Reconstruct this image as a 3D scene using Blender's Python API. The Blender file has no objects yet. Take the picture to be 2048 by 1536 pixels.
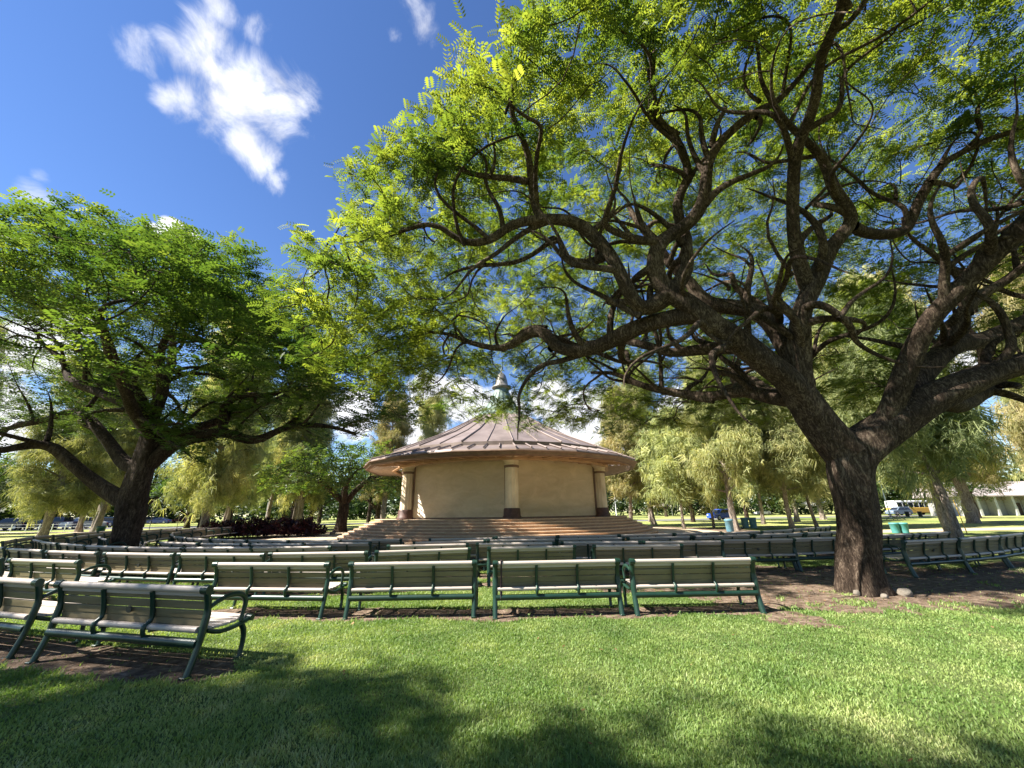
import bpy, math, random
import numpy as np
from mathutils import Vector, Matrix, noise as mnoise

R = math.radians
S = bpy.context.scene
COL = S.collection

# ------------------------------------------------------------------ camera
FPX = 769.0
ROLL = R(0.75)
EYE = 1.6
PITCH = math.atan((1025 - 768) / FPX)
_c, _s = math.cos(ROLL), math.sin(ROLL)
_cp, _sp = math.cos(PITCH), math.sin(PITCH)
fwd = Vector((0, _cp, _sp)); up0 = Vector((0, -_sp, _cp)); rt0 = Vector((1, 0, 0))
cam_r = rt0 * _c - up0 * _s
cam_u = rt0 * _s + up0 * _c
cd = bpy.data.cameras.new('camera'); cam = bpy.data.objects.new('camera', cd); COL.objects.link(cam)
M3 = Matrix((cam_r, cam_u, -fwd)).transposed()
cam.matrix_world = Matrix.Translation((0, 0, EYE)) @ M3.to_4x4()
cd.sensor_fit = 'HORIZONTAL'; cd.sensor_width = 36; cd.lens = 36 * FPX / 2048
cd.clip_start = 0.05; cd.clip_end = 3000
S.camera = cam

def pray(x, y):
    d = cam_r * ((x - 1024) / FPX) + cam_u * (-(y - 768) / FPX) + fwd
    return d
def ground_at(x, y, z=0.0):
    d = pray(x, y); t = (z - EYE) / d.z
    return Vector((d.x * t, d.y * t, z))
def at_depth(x, y, Y):
    d = pray(x, y); t = Y / d.y
    return Vector((d.x * t, Y, EYE + d.z * t))

# ------------------------------------------------------------------ light
SUN_EL = R(46); SUN_PHI = R(-12)         # sun on the left, slightly behind the camera
sdir = Vector((-math.cos(SUN_PHI) * math.cos(SUN_EL), math.sin(SUN_PHI) * math.cos(SUN_EL), math.sin(SUN_EL)))
ld = bpy.data.lights.new('sun', 'SUN'); ld.energy = 5.0; ld.angle = R(0.53); ld.color = (1.0, 0.95, 0.86)
lo = bpy.data.objects.new('sun', ld); COL.objects.link(lo)
lo.rotation_euler = sdir.to_track_quat('Z', 'Y').to_euler()
lo.location = (0, 0, 30)

S.view_settings.view_transform = 'Standard'; S.view_settings.look = 'None'
S.view_settings.exposure = 1.8; S.view_settings.gamma = 1; S.view_settings.use_curve_mapping = False
S.cycles.max_bounces = 6; S.cycles.diffuse_bounces = 3; S.cycles.transmission_bounces = 4
S.cycles.glossy_bounces = 2; S.cycles.transparent_max_bounces = 4
S.cycles.use_denoising = True
S.cycles.sample_clamp_indirect = 6

W = bpy.data.worlds.new('World'); S.world = W; W.use_nodes = True
nt = W.node_tree; nt.nodes.clear()
def N(nt, t, **k):
    n = nt.nodes.new(t)
    for a, b in k.items(): setattr(n, a, b)
    return n
sky = N(nt, 'ShaderNodeTexSky', sky_type='NISHITA', sun_disc=False)
sky.sun_elevation = SUN_EL; sky.sun_rotation = math.atan2(sdir.x, sdir.y)
sky.air_density = 0.9; sky.dust_density = 0.0; sky.ozone_density = 2.2; sky.altitude = 50
hs = N(nt, 'ShaderNodeHueSaturation'); hs.inputs['Hue'].default_value = .509; hs.inputs['Saturation'].default_value = 1.16; hs.inputs['Value'].default_value = 1.22
nt.links.new(sky.outputs[0], hs.inputs['Color'])
tc = N(nt, 'ShaderNodeTexCoord')
def cn_math(op, a, b=None, clamp=False):
    m = N(nt, 'ShaderNodeMath', operation=op); m.use_clamp = clamp
    for i, v in enumerate((a, b)):
        if v is None: continue
        if isinstance(v, (int, float)): m.inputs[i].default_value = v
        else: nt.links.new(v, m.inputs[i])
    return m.outputs[0]
def cloud_blobs(lst, e0, e1, nscale, namp, stretch=(1, 1, 1), seed=0.0, detail=8):
    acc = None
    for x, y, r, w in lst:
        d = pray(x, y).normalized()
        vm = N(nt, 'ShaderNodeVectorMath', operation='DISTANCE'); vm.inputs[1].default_value = d
        nt.links.new(tc.outputs['Generated'], vm.inputs[0])
        mr = N(nt, 'ShaderNodeMapRange', interpolation_type='SMOOTHERSTEP')
        mr.inputs['From Min'].default_value = 0; mr.inputs['From Max'].default_value = r * 1.1
        mr.inputs['To Min'].default_value = w; mr.inputs['To Max'].default_value = 0
        nt.links.new(vm.outputs['Value'], mr.inputs['Value'])
        acc = mr.outputs[0] if acc is None else cn_math('MAXIMUM', acc, mr.outputs[0])
    mp = N(nt, 'ShaderNodeMapping'); mp.inputs['Scale'].default_value = stretch
    mp.inputs['Location'].default_value = (seed, seed * 1.7, seed * .6)
    nt.links.new(tc.outputs['Generated'], mp.inputs['Vector'])
    nz = N(nt, 'ShaderNodeTexNoise'); nz.inputs['Scale'].default_value = nscale; nz.inputs['Detail'].default_value = detail
    nz.inputs['Roughness'].default_value = .62; nz.inputs['Distortion'].default_value = .6
    nt.links.new(mp.outputs[0], nz.inputs['Vector'])
    n2 = cn_math('MULTIPLY', cn_math('SUBTRACT', nz.outputs[0], .5), namp)
    s = cn_math('ADD', acc, n2)
    mr = N(nt, 'ShaderNodeMapRange', interpolation_type='SMOOTHSTEP')
    mr.inputs['From Min'].default_value = e0; mr.inputs['From Max'].default_value = e1
    nt.links.new(s, mr.inputs['Value'])
    gate = N(nt, 'ShaderNodeMapRange'); gate.inputs['From Min'].default_value = 0.02; gate.inputs['From Max'].default_value = .2
    nt.links.new(acc, gate.inputs['Value'])
    return cn_math('MULTIPLY', mr.outputs[0], gate.outputs[0]), nz.outputs[0]
wispy = [(285,100,.06,.75),(345,98,.06,.75),(405,60,.06,.75),(420,110,.09,.95),(470,160,.11,1.05),(535,200,.11,1.05),(590,190,.06,.85),(450,225,.11,1.0),(380,205,.07,.8),(335,200,.04,.7),(480,275,.09,.95),(520,310,.07,.85),(560,360,.05,.8),
         (450,20,.05,.7),(495,55,.05,.65),(430,0,.04,.6),(850,40,.06,.56),(830,0,.04,.5),(790,72,.03,.6),(60,380,.04,.75),(80,350,.025,.7),(100,410,.03,.7)]
c1, n1 = cloud_blobs(wispy, .30, 1.45, 9.0, 2.6, seed=4.1, detail=14)
cumul = [(340,455,.035,.9),(310,462,.03,.8),(380,475,.03,.8),(860,790,.10,1.0),(920,800,.10,1.1),(840,850,.12,1.0),(1000,840,.14,1.0),(1100,800,.10,1.05),(1190,815,.10,1.05),(1240,850,.12,1.05),(1150,870,.16,1.1),(60,860,.10,.8),(0,800,.09,.7),(60,700,.09,.9),(140,640,.06,.8),(10,690,.08,.9),(1500,800,.12,.9),(1960,720,.10,.8),(1380,850,.16,1.0),(700,830,.12,.8)]
c2, n2_ = cloud_blobs(cumul, .36, .66, 11.0, 1.3, seed=7.3, detail=12)
cm = cn_math('MAXIMUM', c1, c2)
shade = N(nt, 'ShaderNodeMapRange'); shade.inputs['From Min'].default_value = .35; shade.inputs['From Max'].default_value = .65
shade.inputs['To Min'].default_value = 6.0; shade.inputs['To Max'].default_value = 8.4
nt.links.new(n2_, shade.inputs['Value'])
cc = N(nt, 'ShaderNodeCombineColor')
nt.links.new(shade.outputs[0], cc.inputs[0])
nt.links.new(cn_math('MULTIPLY', shade.outputs[0], 1.01), cc.inputs[1])
nt.links.new(cn_math('MULTIPLY', shade.outputs[0], 1.06), cc.inputs[2])
mx = N(nt, 'ShaderNodeMix', data_type='RGBA'); nt.links.new(cm, mx.inputs[0])
nt.links.new(hs.outputs[0], mx.inputs[6]); nt.links.new(cc.outputs[0], mx.inputs[7])
bg = N(nt, 'ShaderNodeBackground'); bg.inputs[1].default_value = .05
nt.links.new(mx.outputs[2], bg.inputs[0])
ow = N(nt, 'ShaderNodeOutputWorld'); nt.links.new(bg.outputs[0], ow.inputs[0])
W.cycles.sampling_method = 'MANUAL'; W.cycles.sample_map_resolution = 512

# ------------------------------------------------------------------ helpers
def tag(o, label=None, cat=None, group=None, kind=None):
    if label: o['label'] = label
    if cat: o['category'] = cat
    if group: o['group'] = group
    if kind: o['kind'] = kind
    return o
def empty(name, loc=(0, 0, 0), rz=0, **k):
    o = bpy.data.objects.new(name, None); COL.objects.link(o); o.location = loc; o.rotation_euler = (0, 0, rz)
    o.empty_display_size = .2
    return tag(o, **k)
def link_mesh(name, me, mat, parent=None, smooth=False):
    if mat is not None: me.materials.append(mat)
    if smooth: me.polygons.foreach_set('use_smooth', [True] * len(me.polygons))
    o = bpy.data.objects.new(name, me); COL.objects.link(o)
    if parent is not None: o.parent = parent
    return o
def mesh_np(name, V, F, mat, parent=None, attrs=None, smooth=False, link=True):
    me = bpy.data.meshes.new(name)
    V = np.ascontiguousarray(V, dtype=np.float32); F = np.ascontiguousarray(F, dtype=np.int32)
    k = F.shape[1]
    me.vertices.add(len(V)); me.vertices.foreach_set('co', V.ravel())
    me.loops.add(F.size); me.loops.foreach_set('vertex_index', F.ravel())
    me.polygons.add(len(F)); me.polygons.foreach_set('loop_start', np.arange(0, F.size, k, dtype=np.int32))
    if smooth: me.polygons.foreach_set('use_smooth', np.ones(len(F), dtype=bool))
    me.update(calc_edges=True)
    for a, v in (attrs or {}).items():
        at = me.attributes.new(a, 'FLOAT', 'POINT'); at.data.foreach_set('value', np.ascontiguousarray(v, dtype=np.float32))
    if not link: return me
    return link_mesh(name, me, mat, parent)
def copy_tree(o, parent=None):
    c = o.copy(); COL.objects.link(c); c.parent = parent
    for ch in list(o.children): copy_tree(ch, c)
    return c

class MB:
    def __init__(s): s.v = []; s.f = []; s.sm = []
    def add(s, vs, fs, smooth=False):
        b = len(s.v); s.v += [tuple(p) for p in vs]
        s.f += [tuple(b + i for i in f) for f in fs]; s.sm += [smooth] * len(fs)
    def box(s, c, d, rz=0, m=None, bev=0):
        x, y, z = d[0] / 2, d[1] / 2, d[2] / 2
        if bev:
            b = min(bev, x * .9, y * .9, z * .9)
            pts = []
            for zz, ins in ((-z, b), (-z + b, 0), (z - b, 0), (z, b)):
                X, Y = x - ins, y - ins; k = b if ins == 0 else 0
                X2, Y2 = X, Y
                pts.append([(-X2 + k, -Y2, zz), (X2 - k, -Y2, zz), (X2, -Y2 + k, zz), (X2, Y2 - k, zz), (X2 - k, Y2, zz), (-X2 + k, Y2, zz), (-X2, Y2 - k, zz), (-X2, -Y2 + k, zz)])
            vs = [p for r in pts for p in r]; fs = []
            for i in range(3):
                for j in range(8):
                    a = i * 8 + j; bb = i * 8 + (j + 1) % 8; fs.append((a, bb, bb + 8, a + 8))
            fs.append(tuple(range(7, -1, -1))); fs.append(tuple(range(24, 32)))
        else:
            vs = [(-x, -y, -z), (x, -y, -z), (x, y, -z), (-x, y, -z), (-x, -y, z), (x, -y, z), (x, y, z), (-x, y, z)]
            fs = [(3, 2, 1, 0), (4, 5, 6, 7), (0, 1, 5, 4), (1, 2, 6, 5), (2, 3, 7, 6), (3, 0, 4, 7)]
        T = Matrix.Translation(c) @ (m if m is not None else Matrix.Rotation(rz, 4, 'Z'))
        s.add([T @ Vector(p) for p in vs], fs)
    def tube(s, pts, rad, n=8, smooth=True, cap=True, flat=None):
        pts = [Vector(p) for p in pts]
        if isinstance(rad, (int, float)): rad = [rad] * len(pts)
        vs = []; fs = []
        u = None
        for i, p in enumerate(pts):
            t = (pts[min(i + 1, len(pts) - 1)] - pts[max(i - 1, 0)]).normalized()
            if u is None:
                u = t.orthogonal().normalized()
                if abs(t.z) < .9:
                    u = Vector((0, 0, 1)).cross(t).normalized()
            u = (u - t * u.dot(t)).normalized(); w = t.cross(u)
            for j in range(n):
                a = 2 * math.pi * j / n
                su, sw = (1, 1) if flat is None else flat
                vs.append(p + (u * math.cos(a) * su + w * math.sin(a) * sw) * rad[i])
        for i in range(len(pts) - 1):
            for j in range(n):
                a = i * n + j; b = i * n + (j + 1) % n
                fs.append((a, b, b + n, a + n))
        s.add(vs, fs, smooth)
        if cap:
            k = len(pts) - 1
            s.add(vs[:n], [tuple(range(n - 1, -1, -1))]); s.add(vs[k * n:], [tuple(range(n))])
    def lathe(s, prof, n=24, c=(0, 0, 0), smooth=True, flute=None, a0=0):
        vs = []; fs = []
        for r, z in prof:
            for j in range(n):
                a = a0 + 2 * math.pi * j / n
                rr = r * (flute(a, z) if flute else 1)
                vs.append((c[0] + rr * math.sin(a), c[1] - rr * math.cos(a), c[2] + z))
        for i in range(len(prof) - 1):
            for j in range(n):
                a = i * n + j; b = i * n + (j + 1) % n
                fs.append((a, b, b + n, a + n))
        s.add(vs, fs, smooth)
        k = (len(prof) - 1) * n
        if prof[0][0] > 1e-4: s.add(vs[:n], [tuple(range(n - 1, -1, -1))])
        if prof[-1][0] > 1e-4: s.add(vs[k:], [tuple(range(n))])
    def prism(s, outline, y0, y1, axis='y'):
        # outline of (a,b) extruded; axis y: (x,z); axis x: (y,z); axis z: (x,y)
        n = len(outline)
        def P(a, b, t): return (a, t, b) if axis == 'y' else ((t, a, b) if axis == 'x' else (a, b, t))
        vs = [P(a, b, y0) for a, b in outline] + [P(a, b, y1) for a, b in outline]
        fs = [tuple(range(n)), tuple(range(2 * n - 1, n - 1, -1))] + [(i, i + n, (i + 1) % n + n, (i + 1) % n) for i in range(n)]
        s.add(vs, fs)
    def build(s, name, mat, parent=None):
        me = bpy.data.meshes.new(name); me.from_pydata(s.v, [], s.f); me.update()
        me.polygons.foreach_set('use_smooth', s.sm)
        return link_mesh(name, me, mat, parent)

# ------------------------------------------------------------------ materials
def new_mat(name):
    m = bpy.data.materials.new(name); m.use_nodes = True
    return m, m.node_tree, m.node_tree.nodes['Principled BSDF']
def ramp(t, fac, stops):
    r = N(t, 'ShaderNodeValToRGB')
    e = r.color_ramp.elements
    while len(e) < len(stops): e.new(.5)
    for i, (p, c) in enumerate(stops):
        e[i].position = p; e[i].color = (*c, 1)
    t.links.new(fac, r.inputs[0]); return r.outputs[0]
def noise_node(t, vec, scale, detail=5, rough=.6, dist=0, stretch=None, loc=None):
    n = N(t, 'ShaderNodeTexNoise'); n.inputs['Scale'].default_value = scale; n.inputs['Detail'].default_value = detail
    n.inputs['Roughness'].default_value = rough; n.inputs['Distortion'].default_value = dist
    if stretch or loc:
        mp = N(t, 'ShaderNodeMapping')
        if stretch: mp.inputs['Scale'].default_value = stretch
        if loc: mp.inputs['Location'].default_value = loc
        t.links.new(vec, mp.inputs['Vector']); vec = mp.outputs[0]
    t.links.new(vec, n.inputs['Vector']); return n.outputs[0]
def bump(t, bs, h, strength=.3, dist=.02):
    b = N(t, 'ShaderNodeBump'); b.inputs['Strength'].default_value = strength; b.inputs['Distance'].default_value = dist
    t.links.new(h, b.inputs['Height']); t.links.new(b.outputs[0], bs.inputs['Normal'])
def mat_noise(name, c1, c2, scale=6, rough=.6, stretch=None, metallic=0, bmp=.15, bscale=None, spec=.4, objrand=0.0):
    m, t, b = new_mat(name); tc_ = N(t, 'ShaderNodeTexCoord')
    v = tc_.outputs['Object']
    f = noise_node(t, v, scale, 6, .65, .3, stretch)
    col = ramp(t, f, [(.28, c1), (.72, c2)])
    if objrand:
        oi = N(t, 'ShaderNodeObjectInfo'); mr = N(t, 'ShaderNodeMapRange')
        mr.inputs['To Min'].default_value = 1 - objrand; mr.inputs['To Max'].default_value = 1 + objrand
        t.links.new(oi.outputs['Random'], mr.inputs['Value'])
        h = N(t, 'ShaderNodeHueSaturation'); t.links.new(col, h.inputs['Color']); t.links.new(mr.outputs[0], h.inputs['Value']); col = h.outputs[0]
    t.links.new(col, b.inputs['Base Color'])
    b.inputs['Roughness'].default_value = rough; b.inputs['Metallic'].default_value = metallic
    b.inputs['Specular IOR Level'].default_value = spec
    if bmp: bump(t, b, noise_node(t, v, bscale or scale * 5, 5, .7, 0, stretch), bmp, .01)
    return m
def mat_leaf(name, stops, trans=.45, nscale=.6, rough=.45, tr_tint=(1.0, .93, .45), spec=.35, orand=0):
    m, t, b = new_mat(name)
    at = N(t, 'ShaderNodeAttribute'); at.attribute_name = 'tint'
    tc_ = N(t, 'ShaderNodeTexCoord')
    nz = noise_node(t, tc_.outputs['Object'], nscale, 3, .6)
    a = N(t, 'ShaderNodeMath', operation='MULTIPLY_ADD'); t.links.new(nz, a.inputs[0]); a.inputs[1].default_value = 1.3; a.inputs[2].default_value = -.4
    a2 = N(t, 'ShaderNodeMath', operation='MULTIPLY_ADD'); t.links.new(at.outputs['Fac'], a2.inputs[0]); a2.inputs[1].default_value = .5
    t.links.new(a.outputs[0], a2.inputs[2])
    col = ramp(t, a2.outputs[0], stops)
    if orand:
        oi = N(t, 'ShaderNodeObjectInfo')
        h1 = N(t, 'ShaderNodeMapRange'); h1.inputs['To Min'].default_value = .5 - orand; h1.inputs['To Max'].default_value = .5 + orand * .6; t.links.new(oi.outputs['Random'], h1.inputs['Value'])
        wn = N(t, 'ShaderNodeTexWhiteNoise', noise_dimensions='1D'); t.links.new(oi.outputs['Random'], wn.inputs['W'])
        h2 = N(t, 'ShaderNodeMapRange'); h2.inputs['To Min'].default_value = .7; h2.inputs['To Max'].default_value = 1.2; t.links.new(wn.outputs['Value'], h2.inputs['Value'])
        hh = N(t, 'ShaderNodeHueSaturation'); t.links.new(h1.outputs[0], hh.inputs['Hue']); t.links.new(h2.outputs[0], hh.inputs['Value']); t.links.new(col, hh.inputs['Color']); col = hh.outputs[0]
    t.links.new(col, b.inputs['Base Color']); b.inputs['Roughness'].default_value = rough
    b.inputs['Specular IOR Level'].default_value = spec
    tr = N(t, 'ShaderNodeBsdfTranslucent')
    mm = N(t, 'ShaderNodeMix', data_type='RGBA', blend_type='MULTIPLY'); mm.inputs[0].default_value = 1
    t.links.new(col, mm.inputs[6]); mm.inputs[7].default_value = (*[c * 1.75 for c in tr_tint], 1)
    t.links.new(mm.outputs[2], tr.inputs['Color'])
    ms = N(t, 'ShaderNodeMixShader'); ms.inputs[0].default_value = trans
    t.links.new(b.outputs[0], ms.inputs[1]); t.links.new(tr.outputs[0], ms.inputs[2])
    out = t.nodes['Material Output']; t.links.new(ms.outputs[0], out.inputs['Surface'])
    return m
def mat_bark(name, dark, mid, light, scale=3.0, ribs=(1, 1, .30), bstr=1.0, bdist=.05):
    m, t, b = new_mat(name); tc_ = N(t, 'ShaderNodeTexCoord'); v = tc_.outputs['Object']
    f = noise_node(t, v, scale * 4, 10, .74, 1.6, ribs)            # long furrows
    f2 = noise_node(t, v, scale * .3, 5, .6, .2)                  # broad patches
    f3 = noise_node(t, v, scale * 14, 4, .7, .3, (1, 1, .45))     # fine scales
    a1 = N(t, 'ShaderNodeMath', operation='MULTIPLY_ADD'); t.links.new(f2, a1.inputs[0]); a1.inputs[1].default_value = .35; t.links.new(f, a1.inputs[2])
    a2 = N(t, 'ShaderNodeMath', operation='MULTIPLY_ADD'); t.links.new(f3, a2.inputs[0]); a2.inputs[1].default_value = .30; t.links.new(a1.outputs[0], a2.inputs[2])
    col = ramp(t, a2.outputs[0], [(.68, dark), (.84, mid), (1.0, light)])
    t.links.new(col, b.inputs['Base Color']); b.inputs['Roughness'].default_value = .92; b.inputs['Specular IOR Level'].default_value = .15
    bump(t, b, a2.outputs[0], bstr, bdist)
    return m
M = {}
M['bark'] = mat_bark('rain_tree_bark', (.014, .009, .006), (.055, .038, .027), (.19, .145, .105), 3.0)
M['bark_l'] = mat_bark('dark_bark', (.016, .010, .007), (.05, .034, .025), (.12, .09, .07), 2.2)
M['bark_iron'] = mat_bark('grey_ironwood_bark', (.09, .07, .055), (.26, .21, .17), (.46, .40, .34), 2.0, (1, 1, .3))
LEAF_STOPS = [(.0, (.020, .045, .014)), (.25, (.052, .095, .022)), (.5, (.120, .165, .032)), (.75, (.215, .250, .048)), (1.0, (.33, .34, .09))]
M['leaf'] = mat_leaf('rain_tree_leaves', LEAF_STOPS, .56, .55, tr_tint=(1.0, .98, .42))
M['leaf_l'] = mat_leaf('round_crown_leaves', [(.0, (.014, .036, .010)), (.3, (.038, .078, .018)), (.6, (.095, .15, .030)), (.85, (.20, .24, .048)), (1.0, (.32, .32, .08))], .42, .35, tr_tint=(1.0, .98, .42))
M['leaf_iron'] = mat_leaf('ironwood_needles', [(.0, (.08, .10, .045)), (.35, (.22, .25, .11)), (.65, (.42, .42, .19)), (1.0, (.60, .54, .27))], .35, .12, .6, (1, 1, .5), .15, orand=.05)
M['leaf_dark'] = mat_leaf('dark_tree_leaves', [(.0, (.012, .03, .01)), (.5, (.035, .075, .018)), (1.0, (.11, .16, .04))], .35, .2, .6, orand=.03)
M['leaf_red'] = mat_leaf('ti_leaves', [(.0, (.012, .008, .010)), (.5, (.045, .014, .018)), (.85, (.10, .03, .028)), (1.0, (.2, .10, .06))], .15, 1.5, .35)
M['rail'] = mat_noise('bench_top_rail', (.35, .295, .25), (.48, .41, .355), 3.0, .45, (.4, 3, 3), 0, .05, 30, .45, .10)
M['slat'] = mat_noise('bench_slat', (.125, .100, .050), (.215, .172, .095), 3.0, .55, (.4, 3, 3), 0, .08, 30, .4, .10)
M['iron'] = mat_noise('green_iron', (.006, .024, .015), (.012, .040, .026), 5, .38, None, 0, .1, 60, .5, .1)
M['plaque'] = mat_noise('plaque_metal', (.05, .055, .05), (.09, .09, .08), 20, .4, None, .4, 0)

# ------------------------------------------------------------------ layout
BC = Vector((-0.95, 33.0))                       # centre of the bandstand
ROWS = {
 'nearest': [(-7.15, 5.75, -17), (-4.52, 5.02, -13.3)],
 'front': [(-13.6, 10.0, -27), (-11.55, 9.05, -23), (-9.32, 8.3, -16), (-4.17, 7.21, -6.5), (-1.70, 7.08, 1.0), (.71, 7.07, 3.4), (3.01, 7.13, 1.4)],
 'second': [(-15.6, 12.45, -29), (-13.3, 11.3, -23), (-10.94, 10.3, -19), (-8.6, 9.55, -14), (-6.36, 9.05, -9), (-4.25, 9.08, 1), (-2.05, 9.5, 14), (.43, 9.98, 5.2), (2.95, 9.97, -2.5), (10.6, 10.55, 16), (12.5, 11.15, 21), (14.35, 12.0, 26)],
 'third': [(-18.0, 15.6, -34), (-16.1, 14.3, -31), (-14.1, 13.2, -28), (-11.9, 12.1, -20), (-9.8, 11.35, -14), (-7.86, 10.98, -8), (-5.78, 10.75, -2), (-2.28, 11.05, 7), (.04, 11.22, 0), (2.33, 11.2, -5), (4.5, 11.1, -3), (6.69, 11.45, 1), (8.72, 11.75, 8), (11.75, 12.75, 15), (13.4, 13.3, 21)],
 'fourth': [(-17.7, 17.6, -42), (-16.1, 16.2, -40), (-10.64, 13.12, -24), (-8.7, 12.45, -18), (-7.0, 12.0, -11), (-5.2, 12.08, -3), (-1.9, 12.25, 10), (.25, 12.6, 3), (2.35, 12.75, 4), (4.55, 12.95, 7), (6.7, 13.3, 11), (8.85, 13.8, 16), (11.0, 14.6, 22)],
 'fifth': [(-13.6, 16.8, -38), (-11.8, 15.4, -33), (-9.98, 14.43, -26), (-8.27, 13.75, -21), (-6.52, 13.36, -14), (-4.72, 13.43, 4), (-1.7, 13.5, 5), (.43, 14.05, 4), (2.56, 14.25, -1), (4.65, 14.5, 12), (6.7, 15.0, 18), (8.5, 15.35, 23), (10.3, 16.1, 28), (12.2, 17.3, 33), (13.9, 18.5, 38)],
}
side = []
for r_, th0, th1 in ((25.2, -82, -47), (23.6, -82, -48), (21.9, -84, -47), (20.4, -84, -46)):
    n_ = int((th1 - th0) / math.degrees(2.2 / r_))
    for k in range(n_ + 1):
        th = th1 - k * math.degrees(2.2 / r_)
        side.append((BC.x + r_ * math.sin(R(th)), BC.y - r_ * math.cos(R(th)), th))
ROWS['side'] = side
ALLB = [b for v in ROWS.values() for b in v]
TRUNK = Vector((6.95, 8.75)); LTRUNK = Vector((-15.9, 16.4)); SHADE = Vector((-13.5, -2.5))

# ------------------------------------------------------------------ ground
def vnoise(x, y, s, seed=0.0):
    return mnoise.noise(Vector((x * s + seed, y * s - seed, seed * .37)))
def seg_dist(P, b, half=1.05):
    x, y, a = b; ca, sa = math.cos(R(a)), math.sin(R(a))
    dx = P[:, 0] - x; dy = P[:, 1] - y
    u = dx * ca + dy * sa; v = -dx * sa + dy * ca - .22
    u = np.maximum(np.abs(u) - half, 0)
    return np.hypot(u, v * np.where(v > 0, 1.0, 1.15))
def smooth01(x): x = np.clip(x, 0, 1); return x * x * (3 - 2 * x)
_ng = 256
_rng = np.random.default_rng(5)
def make_noise2(period, seed, octs=4):
    rg = np.random.default_rng(seed); grids = [rg.random((_ng, _ng)) for _ in range(octs)]
    def f(P):
        out = np.zeros(len(P)); amp = .5; s = 1 / period
        for g in grids:
            x = P[:, 0] * s + 57.3; y = P[:, 1] * s + 91.7
            xi = np.floor(x).astype(int); yi = np.floor(y).astype(int); fx = smooth01(x - xi); fy = smooth01(y - yi)
            a = g[xi % _ng, yi % _ng]; b = g[(xi + 1) % _ng, yi % _ng]; c = g[xi % _ng, (yi + 1) % _ng]; d = g[(xi + 1) % _ng, (yi + 1) % _ng]
            out += amp * ((a * (1 - fx) + b * fx) * (1 - fy) + (c * (1 - fx) + d * fx) * fy); s *= 2.1; amp *= .5
        return out
    return f
nzA = make_noise2(1.1, 1); nzB = make_noise2(.28, 2); nzC = make_noise2(4.5, 3); nzD = make_noise2(9.0, 4)
def dirt_mask(P):
    d = np.full(len(P), 9.0)
    near = (np.abs(P[:, 0]) < 40) & (P[:, 1] > 2) & (P[:, 1] < 36)
    Q = P[near]; dn = np.full(len(Q), 9.0)
    for b in ALLB: dn = np.minimum(dn, seg_dist(Q, b))
    d[near] = dn
    n = nzA(P) + .6 * nzB(P)
    m = 1 - smooth01((d - .30 - .55 * (n - .75)) / .16)
    # worn earth round the big trunk and towards the right-hand benches
    e = ((P[:, 0] - 8.6) / 6.2) ** 2 + ((P[:, 1] - 9.6) / 3.3) ** 2
    t = 1 - smooth01((np.sqrt(e) - .80 - 1.0 * (n - .75)) / .28)
    e2 = ((P[:, 0] + 15.5) / 4.5) ** 2 + ((P[:, 1] - 15.6) / 2.4) ** 2
    t2 = 1 - smooth01((np.sqrt(e2) - .8 - .9 * (n - .75)) / .3)
    rr = np.hypot(P[:, 0] - BC.x, P[:, 1] - BC.y)
    t3 = (1 - smooth01((rr - 19.6 - 3 * (n - .7)) / .8)) * (P[:, 1] > 12)
    patch = smooth01((nzA(P * .7 + 31) - .58) / .12) * (P[:, 0] > 2) * smooth01((P[:, 1] - 4.5) / 2) * .6
    return np.clip(np.maximum.reduce([m, t * .97 * (1 - .5 * smooth01((nzA(P * 1.7 + 13) - .62) / .1)), t2 * .85, t3 * .9, patch]), 0, 1)
def height(P):
    h = .035 * (nzC(P) - .45) + .012 * (nzA(P) - .45)
    far = np.clip((np.hypot(P[:, 0], P[:, 1] - 10) - 40) / 100, 0, 1)
    return h * (1 - far)
def axis_pts(lo, hi, fine, ext, g=1.13):
    a = list(np.arange(lo, hi, fine)); st = fine; x = a[-1]
    while x < ext[1]: st *= g; x += st; a.append(x)
    st = fine; x = a[0]; b = []
    while x > ext[0]: st *= g; x -= st; b.append(x)
    return np.array(b[::-1] + a)
gx = axis_pts(-17, 17, .13, (-900, 900)); gy = axis_pts(1.0, 17, .11, (-300, 1300))
GX, GY = np.meshgrid(gx, gy); GP = np.stack([GX.ravel(), GY.ravel()], 1)
GZ = height(GP); DM = dirt_mask(GP)
nx, ny = len(gx), len(gy)
ii = (np.arange(ny - 1)[:, None] * nx + np.arange(nx - 1)[None]).ravel()
GF = np.stack([ii, ii + 1, ii + nx + 1, ii + nx], 1)

m, t, b = new_mat('lawn_and_soil'); M['ground'] = m
at_ = N(t, 'ShaderNodeAttribute'); at_.attribute_name = 'dirt'
tcg = N(t, 'ShaderNodeTexCoord'); vg = tcg.outputs['Object']
g1 = ramp(t, noise_node(t, vg, 26, 8, .75), [(.3, (.045, .065, .02)), (.5, (.105, .145, .042)), (.7, (.20, .225, .09))])
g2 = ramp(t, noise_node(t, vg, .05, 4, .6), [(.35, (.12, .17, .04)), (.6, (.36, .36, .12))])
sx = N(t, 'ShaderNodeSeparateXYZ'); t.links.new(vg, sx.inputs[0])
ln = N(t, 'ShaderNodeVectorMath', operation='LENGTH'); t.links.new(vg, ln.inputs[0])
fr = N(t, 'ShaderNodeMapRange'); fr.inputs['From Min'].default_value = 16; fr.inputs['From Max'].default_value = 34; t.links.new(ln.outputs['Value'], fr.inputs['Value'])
gm = N(t, 'ShaderNodeMix', data_type='RGBA'); t.links.new(fr.outputs[0], gm.inputs[0]); t.links.new(g1, gm.inputs[6]); t.links.new(g2, gm.inputs[7])
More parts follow.
